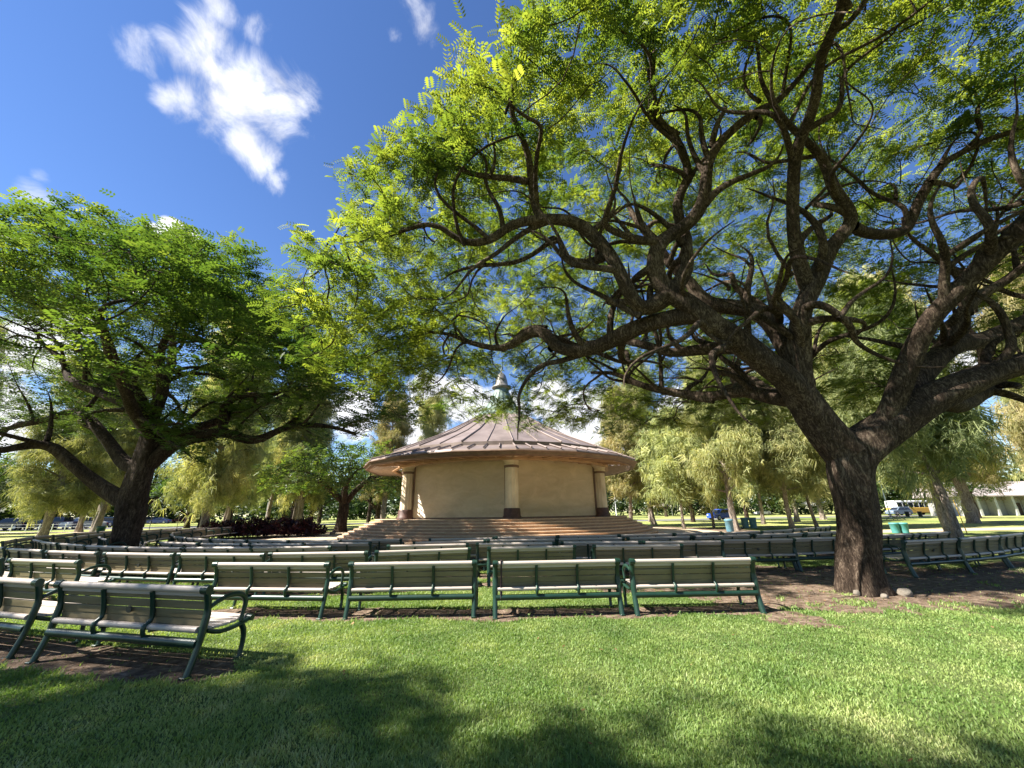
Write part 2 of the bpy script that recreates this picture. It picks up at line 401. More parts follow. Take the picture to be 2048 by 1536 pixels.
soilc = ramp(t, noise_node(t, vg, 7, 8, .75, .4), [(.30, (.045, .030, .021)), (.46, (.125, .086, .060)), (.60, (.25, .185, .135)), (.74, (.42, .34, .26))])
dn_ = noise_node(t, vg, 30, 5, .7)
dd = N(t, 'ShaderNodeMath', operation='MULTIPLY_ADD'); t.links.new(dn_, dd.inputs[0]); dd.inputs[1].default_value = .9; t.links.new(at_.outputs['Fac'], dd.inputs[2])
de = N(t, 'ShaderNodeMapRange', interpolation_type='SMOOTHSTEP'); de.inputs['From Min'].default_value = .78; de.inputs['From Max'].default_value = 1.05; t.links.new(dd.outputs[0], de.inputs['Value'])
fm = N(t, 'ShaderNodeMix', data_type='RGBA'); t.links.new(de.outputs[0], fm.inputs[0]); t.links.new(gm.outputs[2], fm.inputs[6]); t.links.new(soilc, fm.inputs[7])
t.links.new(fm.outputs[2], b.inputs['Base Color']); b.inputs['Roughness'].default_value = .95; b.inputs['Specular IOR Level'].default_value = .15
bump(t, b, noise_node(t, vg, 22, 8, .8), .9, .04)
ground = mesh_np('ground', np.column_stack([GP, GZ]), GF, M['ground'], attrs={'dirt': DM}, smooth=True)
tag(ground, kind='structure')

# blades of grass where the soil is not bare
def make_grass():
    rg = np.random.default_rng(11)
    n = 1900000
    # distance-biased sampling inside a wide wedge in front of the lens
    D = .9 + 17 * rg.random(n) ** 1.35; A = (rg.random(n) - .5) * R(150)
    P = np.stack([D * np.sin(A), D * np.cos(A)], 1)
    keep = P[:, 1] > .7
    P = P[keep]; D = D[keep]
    dm = dirt_mask(P)
    k2 = rg.random(len(P)) > np.clip(dm * 1.5 - .12, 0, .985)
    k2 &= rg.random(len(P)) < np.clip(.35 + 1.1 * (nzB(P * .8 + 9) - .15), .25, 1)
    P = P[k2]; D = D[k2]; dm = dm[k2]
    # ~600k at most
    if len(P) > 680000: sel = rg.permutation(len(P))[:680000]; P = P[sel]; D = D[sel]; dm = dm[sel]
    n = len(P)
    z = height(P)
    tuft = smooth01((nzA(P * 1.3 + 5) - .35) / .4)
    h = (.010 + .019 * rg.random(n) + .019 * tuft * rg.random(n)) * (1 + .7 * smooth01(dm * 3) * (dm < .6))
    w = (.0016 + .0016 * rg.random(n)) * (1 + D * .18)
    a = rg.random(n) * 2 * np.pi; la = rg.random(n) * 2 * np.pi; lean = h * (.3 + .9 * rg.random(n))
    ux, uy = np.cos(a) * w, np.sin(a) * w; lx, ly = np.cos(la) * lean, np.sin(la) * lean
    V = np.zeros((n, 5, 3))
    V[:, 0] = np.stack([P[:, 0] - ux, P[:, 1] - uy, z - .004], 1); V[:, 1] = np.stack([P[:, 0] + ux, P[:, 1] + uy, z - .004], 1)
    V[:, 2] = np.stack([P[:, 0] + ux * .8 + lx * .35, P[:, 1] + uy * .8 + ly * .35, z + h * .6], 1)
    V[:, 3] = np.stack([P[:, 0] + lx, P[:, 1] + ly, z + h], 1)
    V[:, 4] = np.stack([P[:, 0] - ux * .8 + lx * .35, P[:, 1] - uy * .8 + ly * .35, z + h * .6], 1)
    V = V[:, [0, 1, 2, 4, 3]]
    b = np.arange(n)[:, None] * 5
    F = np.concatenate([b + np.array([0, 1, 2]), b + np.array([0, 2, 3]), b + np.array([3, 2, 4])], 0)
    dry = rg.random(n) * .50 + .75 * np.clip(nzC(P * 2) * 2.4 - .85, 0, 1) + .12 * (nzA(P * 3) - .5) + .10 * smooth01((P[:, 0] - 2) / 5)
    g = mesh_np('grass', V.reshape(-1, 3), F, M['grass'], attrs={'tint': np.repeat(dry, 5)})
    tag(g, 'mown green lawn in front of the benches', 'grass', kind='stuff')
M['grass'] = mat_leaf('grass_blades', [(.0, (.065, .125, .030)), (.35, (.15, .235, .058)), (.65, (.28, .345, .115)), (1.0, (.55, .50, .28))], .32, 1.2, .5, (1, 1, .5), .3)
make_grass()

def make_weeds():
    rg = np.random.default_rng(77); n = 2600
    P = np.stack([rg.uniform(-8, 10, n), 1.3 + 7 * rg.random(n)], 1)
    cl = smooth01((nzA(P * 1.1 + 77) - .55) / .1); edge = dirt_mask(P); edge = (edge > .08) & (edge < .8)
    k = rg.random(n) < np.maximum(.5 * cl, .8 * edge); P = P[k]; n = len(P); z = height(P)
    rep = np.repeat(np.arange(n), 5); T = np.array([[(0, 0, .01), (.010, -.007, .02), (.026, 0, .024), (.010, .007, .02)]])
    pos = np.column_stack([P[rep], z[rep] + .02 + .03 * rg.random(len(rep))])
    V, F, t_ = scatter_fronds(pos, T, rg, (.6, 1.3), .5)
    o = mesh_np('weeds', V, F, M['weed'], attrs={'tint': t_}); tag(o, 'small broad-leaved weeds growing along the bench edges', 'weeds', kind='stuff')
M['weed'] = mat_leaf('weed_leaves', [(.0, (.06, .13, .03)), (1.0, (.20, .32, .09))], .3, 3, .5)
def make_litter():
    rg = np.random.default_rng(21); n = 12000
    P = np.stack([rg.uniform(-9, 15, n), 1.2 + 13 * rg.random(n) ** 1.1], 1)
    dm = dirt_mask(P); k = rg.random(n) < (.05 + .95 * dm); P = P[k]; n = len(P)
    z = height(P) + .012 + .02 * rg.random(n) * (dm[k] < .4); a = rg.random(n) * 6.283; L = .008 + .022 * rg.random(n) + .02 * (rg.random(n) < .06); w = L * (.3 + .3 * rg.random(n))
    ca, sa = np.cos(a), np.sin(a); V = np.zeros((n, 4, 3))
    for i, (u, v, q) in enumerate(((-1, 0, 0), (0, -1, .3), (1, 0, .5), (0, 1, .2))):
        V[:, i] = np.stack([P[:, 0] + ca * L * u - sa * w * v, P[:, 1] + sa * L * u + ca * w * v, z + q * L], 1)
    F = np.arange(n * 4).reshape(-1, 4)
    o = mesh_np('leaf_litter', V.reshape(-1, 3), F, M['litter'], attrs={'tint': np.repeat(rg.random(n), 4)})
    tag(o, 'dry brown fallen leaves scattered on the soil and lawn', 'leaf litter', kind='stuff')
M['litter'] = mat_leaf('dead_leaves', [(.0, (.05, .025, .012)), (.5, (.16, .08, .035)), (.85, (.34, .22, .12)), (1, (.5, .42, .3))], .1, 3, .7, (1, .8, .5), .2)
make_litter()

# ------------------------------------------------------------------ paved apron, paths, road
M['pave'] = mat_noise('tan_paving', (.38, .29, .19), (.55, .44, .31), 1.2, .85, None, 0, .1, 60, .2)
M['asphalt'] = mat_noise('asphalt', (.10, .10, .10), (.17, .165, .16), .6, .9, None, 0, .15, 40, .2)
def ring_sheet(name, r0, r1, th0, th1, z, mat, seg=72, thick=None):
    V = []; F = []
    for k in range(seg + 1):
        th = R(th0 + (th1 - th0) * k / seg); s_, c_ = math.sin(th), math.cos(th)
        V += [(BC.x + r0 * s_, BC.y - r0 * c_, z), (BC.x + r1 * s_, BC.y - r1 * c_, z)]
    for k in range(seg): F.append((2 * k, 2 * k + 1, 2 * k + 3, 2 * k + 2))
    me = bpy.data.meshes.new(name); me.from_pydata(V, [], F); me.update()
    o = link_mesh(name, me, mat); tag(o, kind='structure'); return o
ring_sheet('paved_apron', 12.0, 16.8, -180, 180, .032, M['pave'])
def strip_sheet(name, pts, w, z, mat):
    V = []; F = []
    for i, p in enumerate(pts):
        a = Vector(pts[max(i - 1, 0)]); b2 = Vector(pts[min(i + 1, len(pts) - 1)]); d = (b2 - a).normalized(); nrm = Vector((-d.y, d.x)) * w / 2
        V += [(p[0] - nrm.x, p[1] - nrm.y, z), (p[0] + nrm.x, p[1] + nrm.y, z)]
    for i in range(len(pts) - 1): F.append((2 * i, 2 * i + 1, 2 * i + 3, 2 * i + 2))
    me = bpy.data.meshes.new(name); me.from_pydata(V, [], F); me.update()
    o = link_mesh(name, me, mat); tag(o, kind='structure'); return o
strip_sheet('footpath', [(14.5, 27), (19, 28.2), (25, 29), (33, 30), (46, 31), (70, 31)], 3.2, .026, M['pave'])
strip_sheet('footpath', [(-14, 30), (-24, 38), (-40, 46), (-70, 52)], 2.2, .026, M['pave'])
strip_sheet('road', [(14, 68), (40, 76), (70, 82), (110, 84), (180, 82)], 9, .022, M['asphalt'])
strip_sheet('car_park', [(-150, 66), (-90, 63.5), (-50, 66), (-20, 78), (5, 96)], 12, .022, M['asphalt'])

# ------------------------------------------------------------------ bandstand
M['copper'] = mat_noise('brown_copper', (.15, .115, .10), (.27, .215, .19), .9, .5, (1, 1, .5), .25, .05, 12, .4)
M['patina'] = mat_noise('green_patina', (.10, .15, .125), (.20, .25, .205), 1.5, .6, None, .1, .05, 12, .4)
M['trim'] = mat_noise('brown_trim', (.13, .08, .055), (.24, .155, .11), 2.0, .6, None, 0, .08, 20, .3)
M['soffit'] = mat_noise('soffit_boards', (.40, .24, .13), (.55, .36, .22), 1.5, .6, None, 0, .05, 20, .3)
M['cream'] = mat_noise('cream_stone', (.50, .38, .25), (.80, .68, .50), 1.6, .7, (1, 1, .35), 0, .12, 18, .3)
M['base'] = mat_noise('dark_base_stone', (.045, .022, .018), (.13, .065, .05), 4, .5, None, 0, .15, 20, .4)
M['lattice'] = mat_noise('lattice_timber', (.30, .23, .18), (.48, .38, .30), 3, .7, None, 0, .05, 20, .3)
M['silver'] = mat_noise('zinc', (.17, .155, .135), (.28, .26, .225), 3, .45, None, .3, .05, 20, .4)
# rolling shutter: real horizontal corrugation with stains
m, t, b = new_mat('shutter'); M['shutter'] = m
tcs = N(t, 'ShaderNodeTexCoord'); v = tcs.outputs['Object']
c = ramp(t, noise_node(t, v, .7, 8, .7, .8, (1, 1, 2.2)), [(.3, (.48, .365, .23)), (.7, (.66, .52, .35))])
t.links.new(c, b.inputs['Base Color']); b.inputs['Roughness'].default_value = .38
bump(t, b, noise_node(t, v, 2.5, 5, .7, .1, (.15, .15, 9)), .25, .02)
# brick treads
m, t, b = new_mat('brick_paving'); M['brick'] = m
tcs = N(t, 'ShaderNodeTexCoord'); v = tcs.outputs['UV']
br = N(t, 'ShaderNodeTexBrick'); t.links.new(v, br.inputs['Vector']); br.inputs['Scale'].default_value = 1.0
br.inputs['Color1'].default_value = (.50, .33, .20, 1); br.inputs['Color2'].default_value = (.64, .46, .30, 1); br.inputs['Mortar'].default_value = (.30, .21, .15, 1)
br.inputs['Mortar Size'].default_value = .006; br.inputs['Brick Width'].default_value = .21; br.inputs['Row Height'].default_value = .078; br.inputs['Mortar Smooth'].default_value = .2
nzz = noise_node(t, tcs.outputs['Object'], .8, 6, .7)
hv = N(t, 'ShaderNodeHueSaturation'); t.links.new(br.outputs[0], hv.inputs['Color']); mr = N(t, 'ShaderNodeMapRange'); mr.inputs['To Min'].default_value = .7; mr.inputs['To Max'].default_value = 1.3
t.links.new(nzz, mr.inputs['Value']); t.links.new(mr.outputs[0], hv.inputs['Value']); t.links.new(hv.outputs[0], b.inputs['Base Color'])
b.inputs['Roughness'].default_value = .85; bump(t, b, br.outputs['Fac'], -.3, .01)
m, t, b = new_mat('brick_riser'); M['riser'] = m
tcs = N(t, 'ShaderNodeTexCoord')
c = ramp(t, noise_node(t, tcs.outputs['Object'], 2.5, 6, .7), [(.3, (.27, .16, .095)), (.7, (.47, .30, .19))]); t.links.new(c, b.inputs['Base Color']); b.inputs['Roughness'].default_value = .9

band = empty('bandstand', (BC.x, BC.y, 0), label='round bandstand with brown copper roof, cream columns and shuttered walls', cat='bandstand')
band.scale = (.945, .945, 1)
PLZ = 1.24; NST = 8
def drum(name, r, z0, z1, nose, mats):
    """one circular step: riser, projecting nosing and brick tread, uv along the arc"""
    n = 160; prof = [(r - nose, z0), (r - nose, z1 - .055), (r, z1 - .050), (r + .006, z1 - .02), (r, z1), (max(r - 1.2, .05), z1)]
    V = []; F = []; uv = []; mi = []
    acc = [0]
    for i in range(1, len(prof)): acc.append(acc[-1] + math.hypot(prof[i][0] - prof[i - 1][0], prof[i][1] - prof[i - 1][1]))
    for rr, z in prof:
        for j in range(n): a = 2 * math.pi * j / n; V.append((rr * math.sin(a), -rr * math.cos(a), z))
    for i in range(len(prof) - 1):
        for j in range(n):
            F.append((i * n + j, i * n + (j + 1) % n, (i + 1) * n + (j + 1) % n, (i + 1) * n + j)); mi.append(1 if i == 0 else 0)
            s0, s1 = 2 * math.pi * r * j / n, 2 * math.pi * r * (j + 1) / n
            uv += [(s0, acc[i]), (s1, acc[i]), (s1, acc[i + 1]), (s0, acc[i + 1])]
    me = bpy.data.meshes.new(name); me.from_pydata(V, [], F); me.update()
    l = me.uv_layers.new(name='UVMap'); l.data.foreach_set('uv', [c for p in uv for c in p])
    me.materials.append(mats[0]); me.materials.append(mats[1]); me.polygons.foreach_set('material_index', mi)
    o = bpy.data.objects.new(name, me); COL.objects.link(o); o.parent = band; return o
RP = 10.35
for i in range(NST):
    z1 = PLZ * (NST - i) / NST; z0 = PLZ * (NST - i - 1) / NST
    drum('step' if i else 'stage_edge', RP + .36 * i, z0, z1, .035, (M['brick'], M['riser']))
mb = MB(); mb.lathe([(9.3, PLZ - .004), (.05, PLZ - .003)], 96); fl = mb.build('stage_floor', M['pave'], band)

TH0 = 6.0
def PP(th, r, z=0): th = R(th); return Vector((r * math.sin(th), -r * math.cos(th), z))
HZ = 5.0
def flute(a, z):
    return 1 - .07 * abs(math.sin(a * 6)) ** .6
for k in range(6):
    th = TH0 + 60 * k; p = PP(th, 8.6)
    f = MB(); f.lathe([(.47, 1.86), (.455, 2.6), (.435, 4.30)], 96, p, True, flute); col = f.build('column', M['cream'], band)
    f = MB(); f.lathe([(.62, PLZ), (.62, 1.36), (.56, 1.42), (.545, 1.78), (.50, 1.86)], 32, p, True); f.build('column_base', M['base'], col)
    f = MB(); f.lathe([(.47, 4.30), (.50, 4.32), (.50, 4.42), (.45, 4.46)], 32, p, True); f.build('neck_band', M['trim'], col)
    f = MB(); f.lathe([(.45, 4.46), (.50, 4.50), (.50, 4.54), (.46, 4.58), (.50, 4.70), (.62, 4.83), (.80, 4.92), (.82, 4.99)], 32, p, True)
    f.lathe([(.40, 2.0), (.40, 4.9)], 12, p); cp_ = f.build('capital', M['cream'], col)
for k in range(6):
    a = PP(TH0 + 60 * k, 8.42); c2_ = PP(TH0 + 60 * (k + 1), 8.42); d = (c2_ - a); L = d.length; d.normalize()
    nrm = Vector((d.y, -d.x, 0)); 
    if nrm.dot((a + c2_) / 2) < 0: nrm = -nrm
    prof = []; z = PLZ
    while z < HZ - .02:
        prof += [(0, z), (.018, z + .028), (.018, z + .052), (0, z + .078)]; z += .08
    V = []; F = []
    for off, z in prof:
        for s_ in (.35, L - .35):
            q = a + d * s_ + nrm * off; V.append((q.x, q.y, min(z, HZ)))
    for i in range(len(prof) - 1): F.append((2 * i, 2 * i + 1, 2 * i + 3, 2 * i + 2))
    me = bpy.data.meshes.new('shutter'); me.from_pydata(V, [], F); me.update(); link_mesh('rolling_shutter', me, M['shutter'], band)
    f = MB(); ang = math.atan2(d.y, d.x)
    for s_ in (.42, L - .42): q = a + d * s_ + nrm * .03; f.box((q.x, q.y, (PLZ + HZ) / 2), (.10, .12, HZ - PLZ - .01), ang)
    q = a + d * L / 2; f.box((q.x, q.y, PLZ + .05), (L - 1.0, .10, .09), ang)
    f.build('shutter_rail', M['trim'], band)
# roof: polygon of 18 sides
def poly_ring(prof, n, th0, skip=None):
    f = MB(); vs = []; fs = []
    for r, z in prof:
        for j in range(n): q = PP(th0 + 360 * j / n, r, z); vs.append(q)
    for i in range(len(prof) - 1):
        for j in range(n):
            if skip and skip(j): continue
            fs.append((i * n + j, i * n + (j + 1) % n, (i + 1) * n + (j + 1) % n, (i + 1) * n + j))
    f.add(vs, fs); return f
NS = 18; TS = TH0
def open_sector(j):
    th = (TS + 20 * j + 10 + 180) % 360 - 180
    return 62 < abs(th) < 122
# upper tier
f = poly_ring([(9.70, 5.60), (9.85, 5.60), (9.85, 5.84), (6.2, 7.35), (3.6, 8.72), (2.55, 9.35)], NS, TS)
def seam(f, th, prof, h=.07, w=.05):
    for i in range(len(prof) - 1):
        a = PP(th, *prof[i]); b_ = PP(th, *prof[i + 1]); f.tube([a + Vector((0, 0, h * .6)), b_ + Vector((0, 0, h * .6))], w, 4, False)
up_prof = [(9.87, 5.84), (6.2, 7.35), (3.6, 8.72), (2.55, 9.35)]
for k in range(NS):
    seam(f, TS + 20 * k, up_prof)
    cs = math.cos(R(10)); seam(f, TS + 20 * k + 10, [(r * cs, z) for r, z in up_prof], .05, .032)
roof = f.build('roof', M['copper'], band)
f = poly_ring([(9.80, 5.62), (11.45, 5.16), (11.52, 5.06)], NS, TS, open_sector)
for k in range(NS):
    for q in range(4):
        th = TS + 20 * k + 5 * q; cs = math.cos(R(10)) / math.cos(R(10 - 5 * q)) if q else 1
        f.tube([PP(th, 9.85 * cs, 5.68), PP(th, 11.5 * cs, 5.22)], .055, 4, False)
for k in range(NS):
    if open_sector(k):
        for rr in np.arange(10.0, 11.4, .28):
            zz = 5.62 - (rr - 9.8) * .28
            f.tube([PP(TS + 20 * k, rr, zz), PP(TS + 20 * k + 20, rr, zz)], .035, 4, False)
f.build('eave_roof', M['copper'], band)
f = poly_ring([(11.42, 5.03), (11.60, 5.06), (11.62, 5.00), (11.50, 4.93), (11.44, 4.80), (11.20, 4.74), (11.12, 4.80)], NS, TS)
f.build('gutter', M['trim'], band)
f = poly_ring([(11.14, 4.78), (9.3, 4.94), (7.2, 5.01)], NS, TS, open_sector)
for k in range(NS):
    if not open_sector(k):
        for q in range(3):
            th = TS + 20 * k + 6.67 * q; cs = math.cos(R(10)) / math.cos(R(10 - 6.67 * q))
            f.tube([PP(th, 11.1 * cs, 4.765), PP(th, 7.5 * cs, 4.985)], .045, 4, False)
f.build('soffit', M['soffit'], band)
f = poly_ring([(9.35, 4.99), (9.35, 4.74), (9.1, 4.74), (9.1, 4.99)], NS, TS); f.build('ring_beam', M['soffit'], band)
for side_ in (-1, 1):
    f = MB()
    for k in range(NS):
        mid = (TS + 20 * k + 10 + 180) % 360 - 180
        if open_sector(k) and mid * side_ > 0:
            for q in range(10):
                th = TS + 20 * k + 2 * q; cs = math.cos(R(10)) / math.cos(R(10 - 2 * q)); f.tube([PP(th, 9.3 * cs, 4.80), PP(th, 11.3 * cs, 4.80)], .03, 4, False)
            for rr in np.arange(9.5, 11.3, .3): f.tube([PP(TS + 20 * k, rr, 4.84), PP(TS + 20 * k + 20, rr, 4.84)], .03, 4, False)
    f.build('lattice', M['lattice'], band)
f = poly_ring([(2.60, 9.34), (2.2, 9.62), (1.65, 10.15), (1.15, 10.9), (.80, 11.65), (.62, 12.2)], NS, TS)
for k in range(NS): seam(f, TS + 20 * k, [(2.62, 9.36), (2.2, 9.62), (1.65, 10.15), (1.15, 10.9), (.80, 11.65)], .04, .03)
f.build('spire', M['patina'], band)
f = MB(); f.lathe([(.64, 12.15), (.90, 12.2), (.92, 12.34), (.70, 12.42), (.62, 12.55), (.55, 12.95), (.42, 13.4), (.24, 13.62), (.08, 13.75), (.05, 14.1), (.001, 14.25)], 24); f.build('finial', M['silver'], band)

# ------------------------------------------------------------------ benches
def bez(pts, n=5):
    out = []
    P = [Vector(p) for p in pts]
    for i in range(len(P) - 1):
        p0 = P[max(i - 1, 0)]; p1 = P[i]; p2 = P[i + 1]; p3 = P[min(i + 2, len(P) - 1)]
        for k in range(n):
            s_ = k / n
            out.append(.5 * ((2 * p1) + (p2 - p0) * s_ + (2 * p0 - 5 * p1 + 4 * p2 - p3) * s_ ** 2 + (3 * p1 - p0 - 3 * p2 + p3) * s_ ** 3))
    out.append(P[-1]); return out
BL = 1.03
def make_bench():
    root = empty('park_bench')
    f = MB()   # back: round rail and four boards on a curve
    curve = [(-.055, .725), (-.035, .635), (-.015, .545), (.0, .465)]
    for (y, z), tilt in zip(curve, (.22, .2, .16, .05)):
        f.box((0, y + .012, z), (2 * BL - .05, .022, .082), m=Matrix.Translation((0, y + .012, z)) @ Matrix.Rotation(tilt, 4, 'X') if False else Matrix.Rotation(tilt, 4, 'X'), bev=.006)
    f.build('backrest', M['slat'], root)
    f = MB(); f.tube([(-BL + .02, -.085, .80), (BL - .02, -.085, .80)], .036, 12); f.box((0, -.068, .752), (2 * BL - .05, .02, .05), m=Matrix.Rotation(.25, 4, 'X'), bev=.005); f.build('top_rail', M['rail'], root)
    f = MB()
    for y, z in ((.065, .40), (.165, .395), (.265, .395), (.365, .40), (.465, .412)): f.box((0, y, z), (2 * BL - .05, .088, .026), bev=.007)
    f.tube([(-BL + .03, .535, .412), (BL - .03, .535, .412)], .030, 10); f.tube([(-BL + .04, -.045, .412), (BL - .04, -.045, .412)], .040, 12, flat=(1.0, .8))
    f.build('seat', M['rail'], root)
    for sx_ in (-1, 1):
        x = sx_ * BL
        f = MB()
        back = bez([(x, -.10, .835), (x, -.065, .75), (x, -.035, .65), (x, -.02, .55), (x, -.03, .45), (x, -.035, .36), (x, -.06, .2), (x, -.115, .0)], 3)
        f.tube(back, [.040] * 9 + [.046] * 7 + [.040] * (len(back) - 16), 8, flat=(.80, 1.15))
        f.tube([(x - .042, -.088, .80), (x + .042, -.088, .80)], .046, 14)
        fr_ = bez([(x, .0, .40), (x, .18, .345), (x, .38, .355), (x, .52, .385), (x, .575, .405)], 3)
        f.tube(fr_, .028, 8, flat=(1.25, .8))
        leg = bez([(x, .45, .36), (x, .505, .28), (x, .52, .15), (x, .50, .0)], 4); f.tube(leg, [.034, .034, .034, .033, .032, .031, .03, .029, .028, .027, .026, .026, .028], 8, flat=(1, .8))
        f.tube([(x - .04, .56, .402), (x + .04, .56, .402)], .034, 10)
        for y_ in (-.12, .50): f.box((x, y_, .012), (.07, .09, .022), bev=.006)
        f.build('side_frame', M['iron'], root)
        f = MB(); arm = bez([(x, -.03, .60), (x, .10, .665), (x, .25, .695), (x, .38, .675), (x, .455, .60), (x, .455, .50), (x, .43, .39)], 4)
        f.tube(arm, [.017 + .008 * math.sin(math.pi * i / (len(arm) - 1)) for i in range(len(arm))], 8, flat=(1.0, 1.25)); f.build('armrest', M['iron'], root)
    for x in (-BL / 3, BL / 3):
        f = MB(); back = bez([(x, -.10, .765), (x, -.085, .72), (x, -.06, .63), (x, -.04, .54), (x, -.04, .47), (x, -.095, .42), (x, -.09, .36), (x, -.06, .30)], 3)
        f.tube(back, .025, 8, flat=(.95, .9)); f.tube(bez([(x, -.03, .37), (x, .12, .355), (x, .35, .365), (x, .52, .385)], 3), .018, 6)
        f.build('back_brace', M['iron'], root)
    f = MB(); f.tube([(-BL + .01, -.055, .292), (BL - .01, -.055, .292)], .044, 14); f.build('lower_rail', M['iron'], root)
    return root
def at_bench(o, b):
    x, y, a = b
    zz = float(height(np.array([[x, y]]))[0])
    o.location = (x - .085 * math.sin(R(a)), y + .085 * math.cos(R(a)), zz); o.rotation_euler = (0, 0, R(a))
ORD = ['first', 'second', 'third', 'fourth', 'fifth', 'sixth', 'seventh', 'eighth', 'ninth', 'tenth', 'eleventh', 'twelfth', 'thirteenth', 'fourteenth', 'fifteenth', 'sixteenth']
ROWNAME = {'nearest': 'nearest short row on the lawn', 'front': 'long row behind the lawn', 'second': 'second long row', 'third': 'third long row', 'fourth': 'fourth long row', 'fifth': 'row closest to the bandstand steps'}
proto = make_bench(); first_used = False
PLQ = [(1, 'nearest'), (3, 'second'), (9, 'second'), (12, 'third'), (10, 'second')]
def add_plaque(o):
    f = MB(); f.tube([(0.02, -.052, .565), (0.02, -.036, .568)], .036, 16, smooth=False); f.build('plaque', M['plaque'], o)
SPECIAL = {('nearest', 1): 'green iron slatted bench closest to camera, round plaque on its back', ('nearest', 0): 'nearest slatted bench cut off by left picture edge',
           ('front', 6): 'slatted bench at the right end of the row, nearest the big trunk', ('front', 5): 'slatted bench with a dark strap round its back, lawn row',
           ('front', 2): 'slatted bench left of the aisle with a pale bundle on its seat'}
for rn, lst in ROWS.items():
    if rn == 'side': continue
    for i, bch in enumerate(sorted(lst)):
        o = proto if not first_used else copy_tree(proto)
        first_used = True
        at_bench(o, bch)
        o.scale = (1.10, 1.0, 1.03) if rn == 'nearest' else (1, 1, 1)
        o['label'] = SPECIAL.get((rn, i), 'green iron slatted bench, %s from the left in the %s' % (ORD[i], ROWNAME[rn]))
        o['category'] = 'bench'; o['group'] = 'curved rows of park benches facing the bandstand'
def bench_rows_side():
    rows = {}
    for b in side:
        rows.setdefault(round(math.hypot(b[0] - BC.x, b[1] - BC.y), 1), []).append(b)
    nm = ['outermost', 'second outermost', 'second innermost', 'innermost']
    for q, (r_, l) in enumerate(sorted(rows.items(), reverse=True)):
        for i, b in enumerate(sorted(l, key=lambda b: b[2], reverse=True)):
            o = copy_tree(proto); at_bench(o, b); o.scale = (1, 1, 1)
            o['label'] = 'slatted side bench, %s from the round tree in the %s row' % (ORD[i], nm[q])
            o['category'] = 'bench'; o['group'] = 'benches in the side section left of the round tree'
bench_rows_side()
for o in list(S.objects):
    l = o.get('label', '')
    if 'plaque' in l or l in ('green iron slatted bench, fourth from the left in the second long row', 'green iron slatted bench, tenth from the left in the second long row', 'green iron slatted bench, twelfth from the left in the third long row'):
        add_plaque(o)

# ------------------------------------------------------------------ trees
def colonize(seeds, parents, attr, step=.38, infl=2.6, kill=.62, iters=90, jit=.45, grav=0.0, seed=1, maxn=14000):
    rg = np.random.default_rng(seed)
    P = [np.array(p, dtype=float) for p in seeds]; par = list(parents); nch = [0] * len(P)
    for p in par:
        if p >= 0: nch[p] += 1
    A = attr.copy(); near = np.zeros(len(A), int); dist = np.full(len(A), 1e9)
    def upd(i0):
        nonlocal near, dist
        Q = np.array(P[i0:])
        for s in range(0, len(Q), 400):
            q = Q[s:s + 400]; d = np.sqrt(((A[:, None] - q[None]) ** 2).sum(2)); j = d.argmin(1); dm = d[np.arange(len(A)), j]
            k = dm < dist; near[k] = i0 + s + j[k]; dist[k] = dm[k]
    upd(0)
    for it in range(iters):
        lim = infl * (3.0 if it < 8 else 1.0)
        act = dist < lim
        if not act.any():
            act = dist < np.partition(dist, min(30, len(dist) - 1))[min(30, len(dist) - 1)]
        idx = near[act]; PA = np.array(P)
        v = A[act] - PA[idx]; v /= (np.linalg.norm(v, axis=1)[:, None] + 1e-9)
        acc = np.zeros((len(P), 3)); np.add.at(acc, idx, v)
        nodes = np.unique(idx); i0 = len(P)
        for i in nodes:
            if nch[i] >= 3: continue
            d = acc[i]; nd = np.linalg.norm(d)
            if nd < 1e-6: continue
            d = d / nd
            if par[i] >= 0:
                b = P[i] - P[par[i]]; nb = np.linalg.norm(b); d = d + .45 * b / (nb + 1e-9)
            d = d + rg.normal(0, jit, 3); d[2] += grav; d /= np.linalg.norm(d)
            P.append(P[i] + d * step * (.8 + .4 * rg.random())); par.append(int(i)); nch.append(0); nch[i] += 1
        if len(P) == i0: break
        upd(i0)
        k = dist > kill; A = A[k]; near = near[k]; dist = dist[k]
        if len(A) < 5 or len(P) > maxn: break
    return np.array(P), np.array(par)

def pipe_radius(P, par, tip=.011, n=2.3, minr=None):
    r = np.zeros(len(P)); acc = np.zeros(len(P))
    for i in range(len(P) - 1, -1, -1):
        ri = minr[i] if (minr is not None and i in minr) else (tip if acc[i] == 0 else acc[i] ** (1 / n))
        r[i] = ri
        if par[i] >= 0: acc[par[i]] += ri ** n
    return r

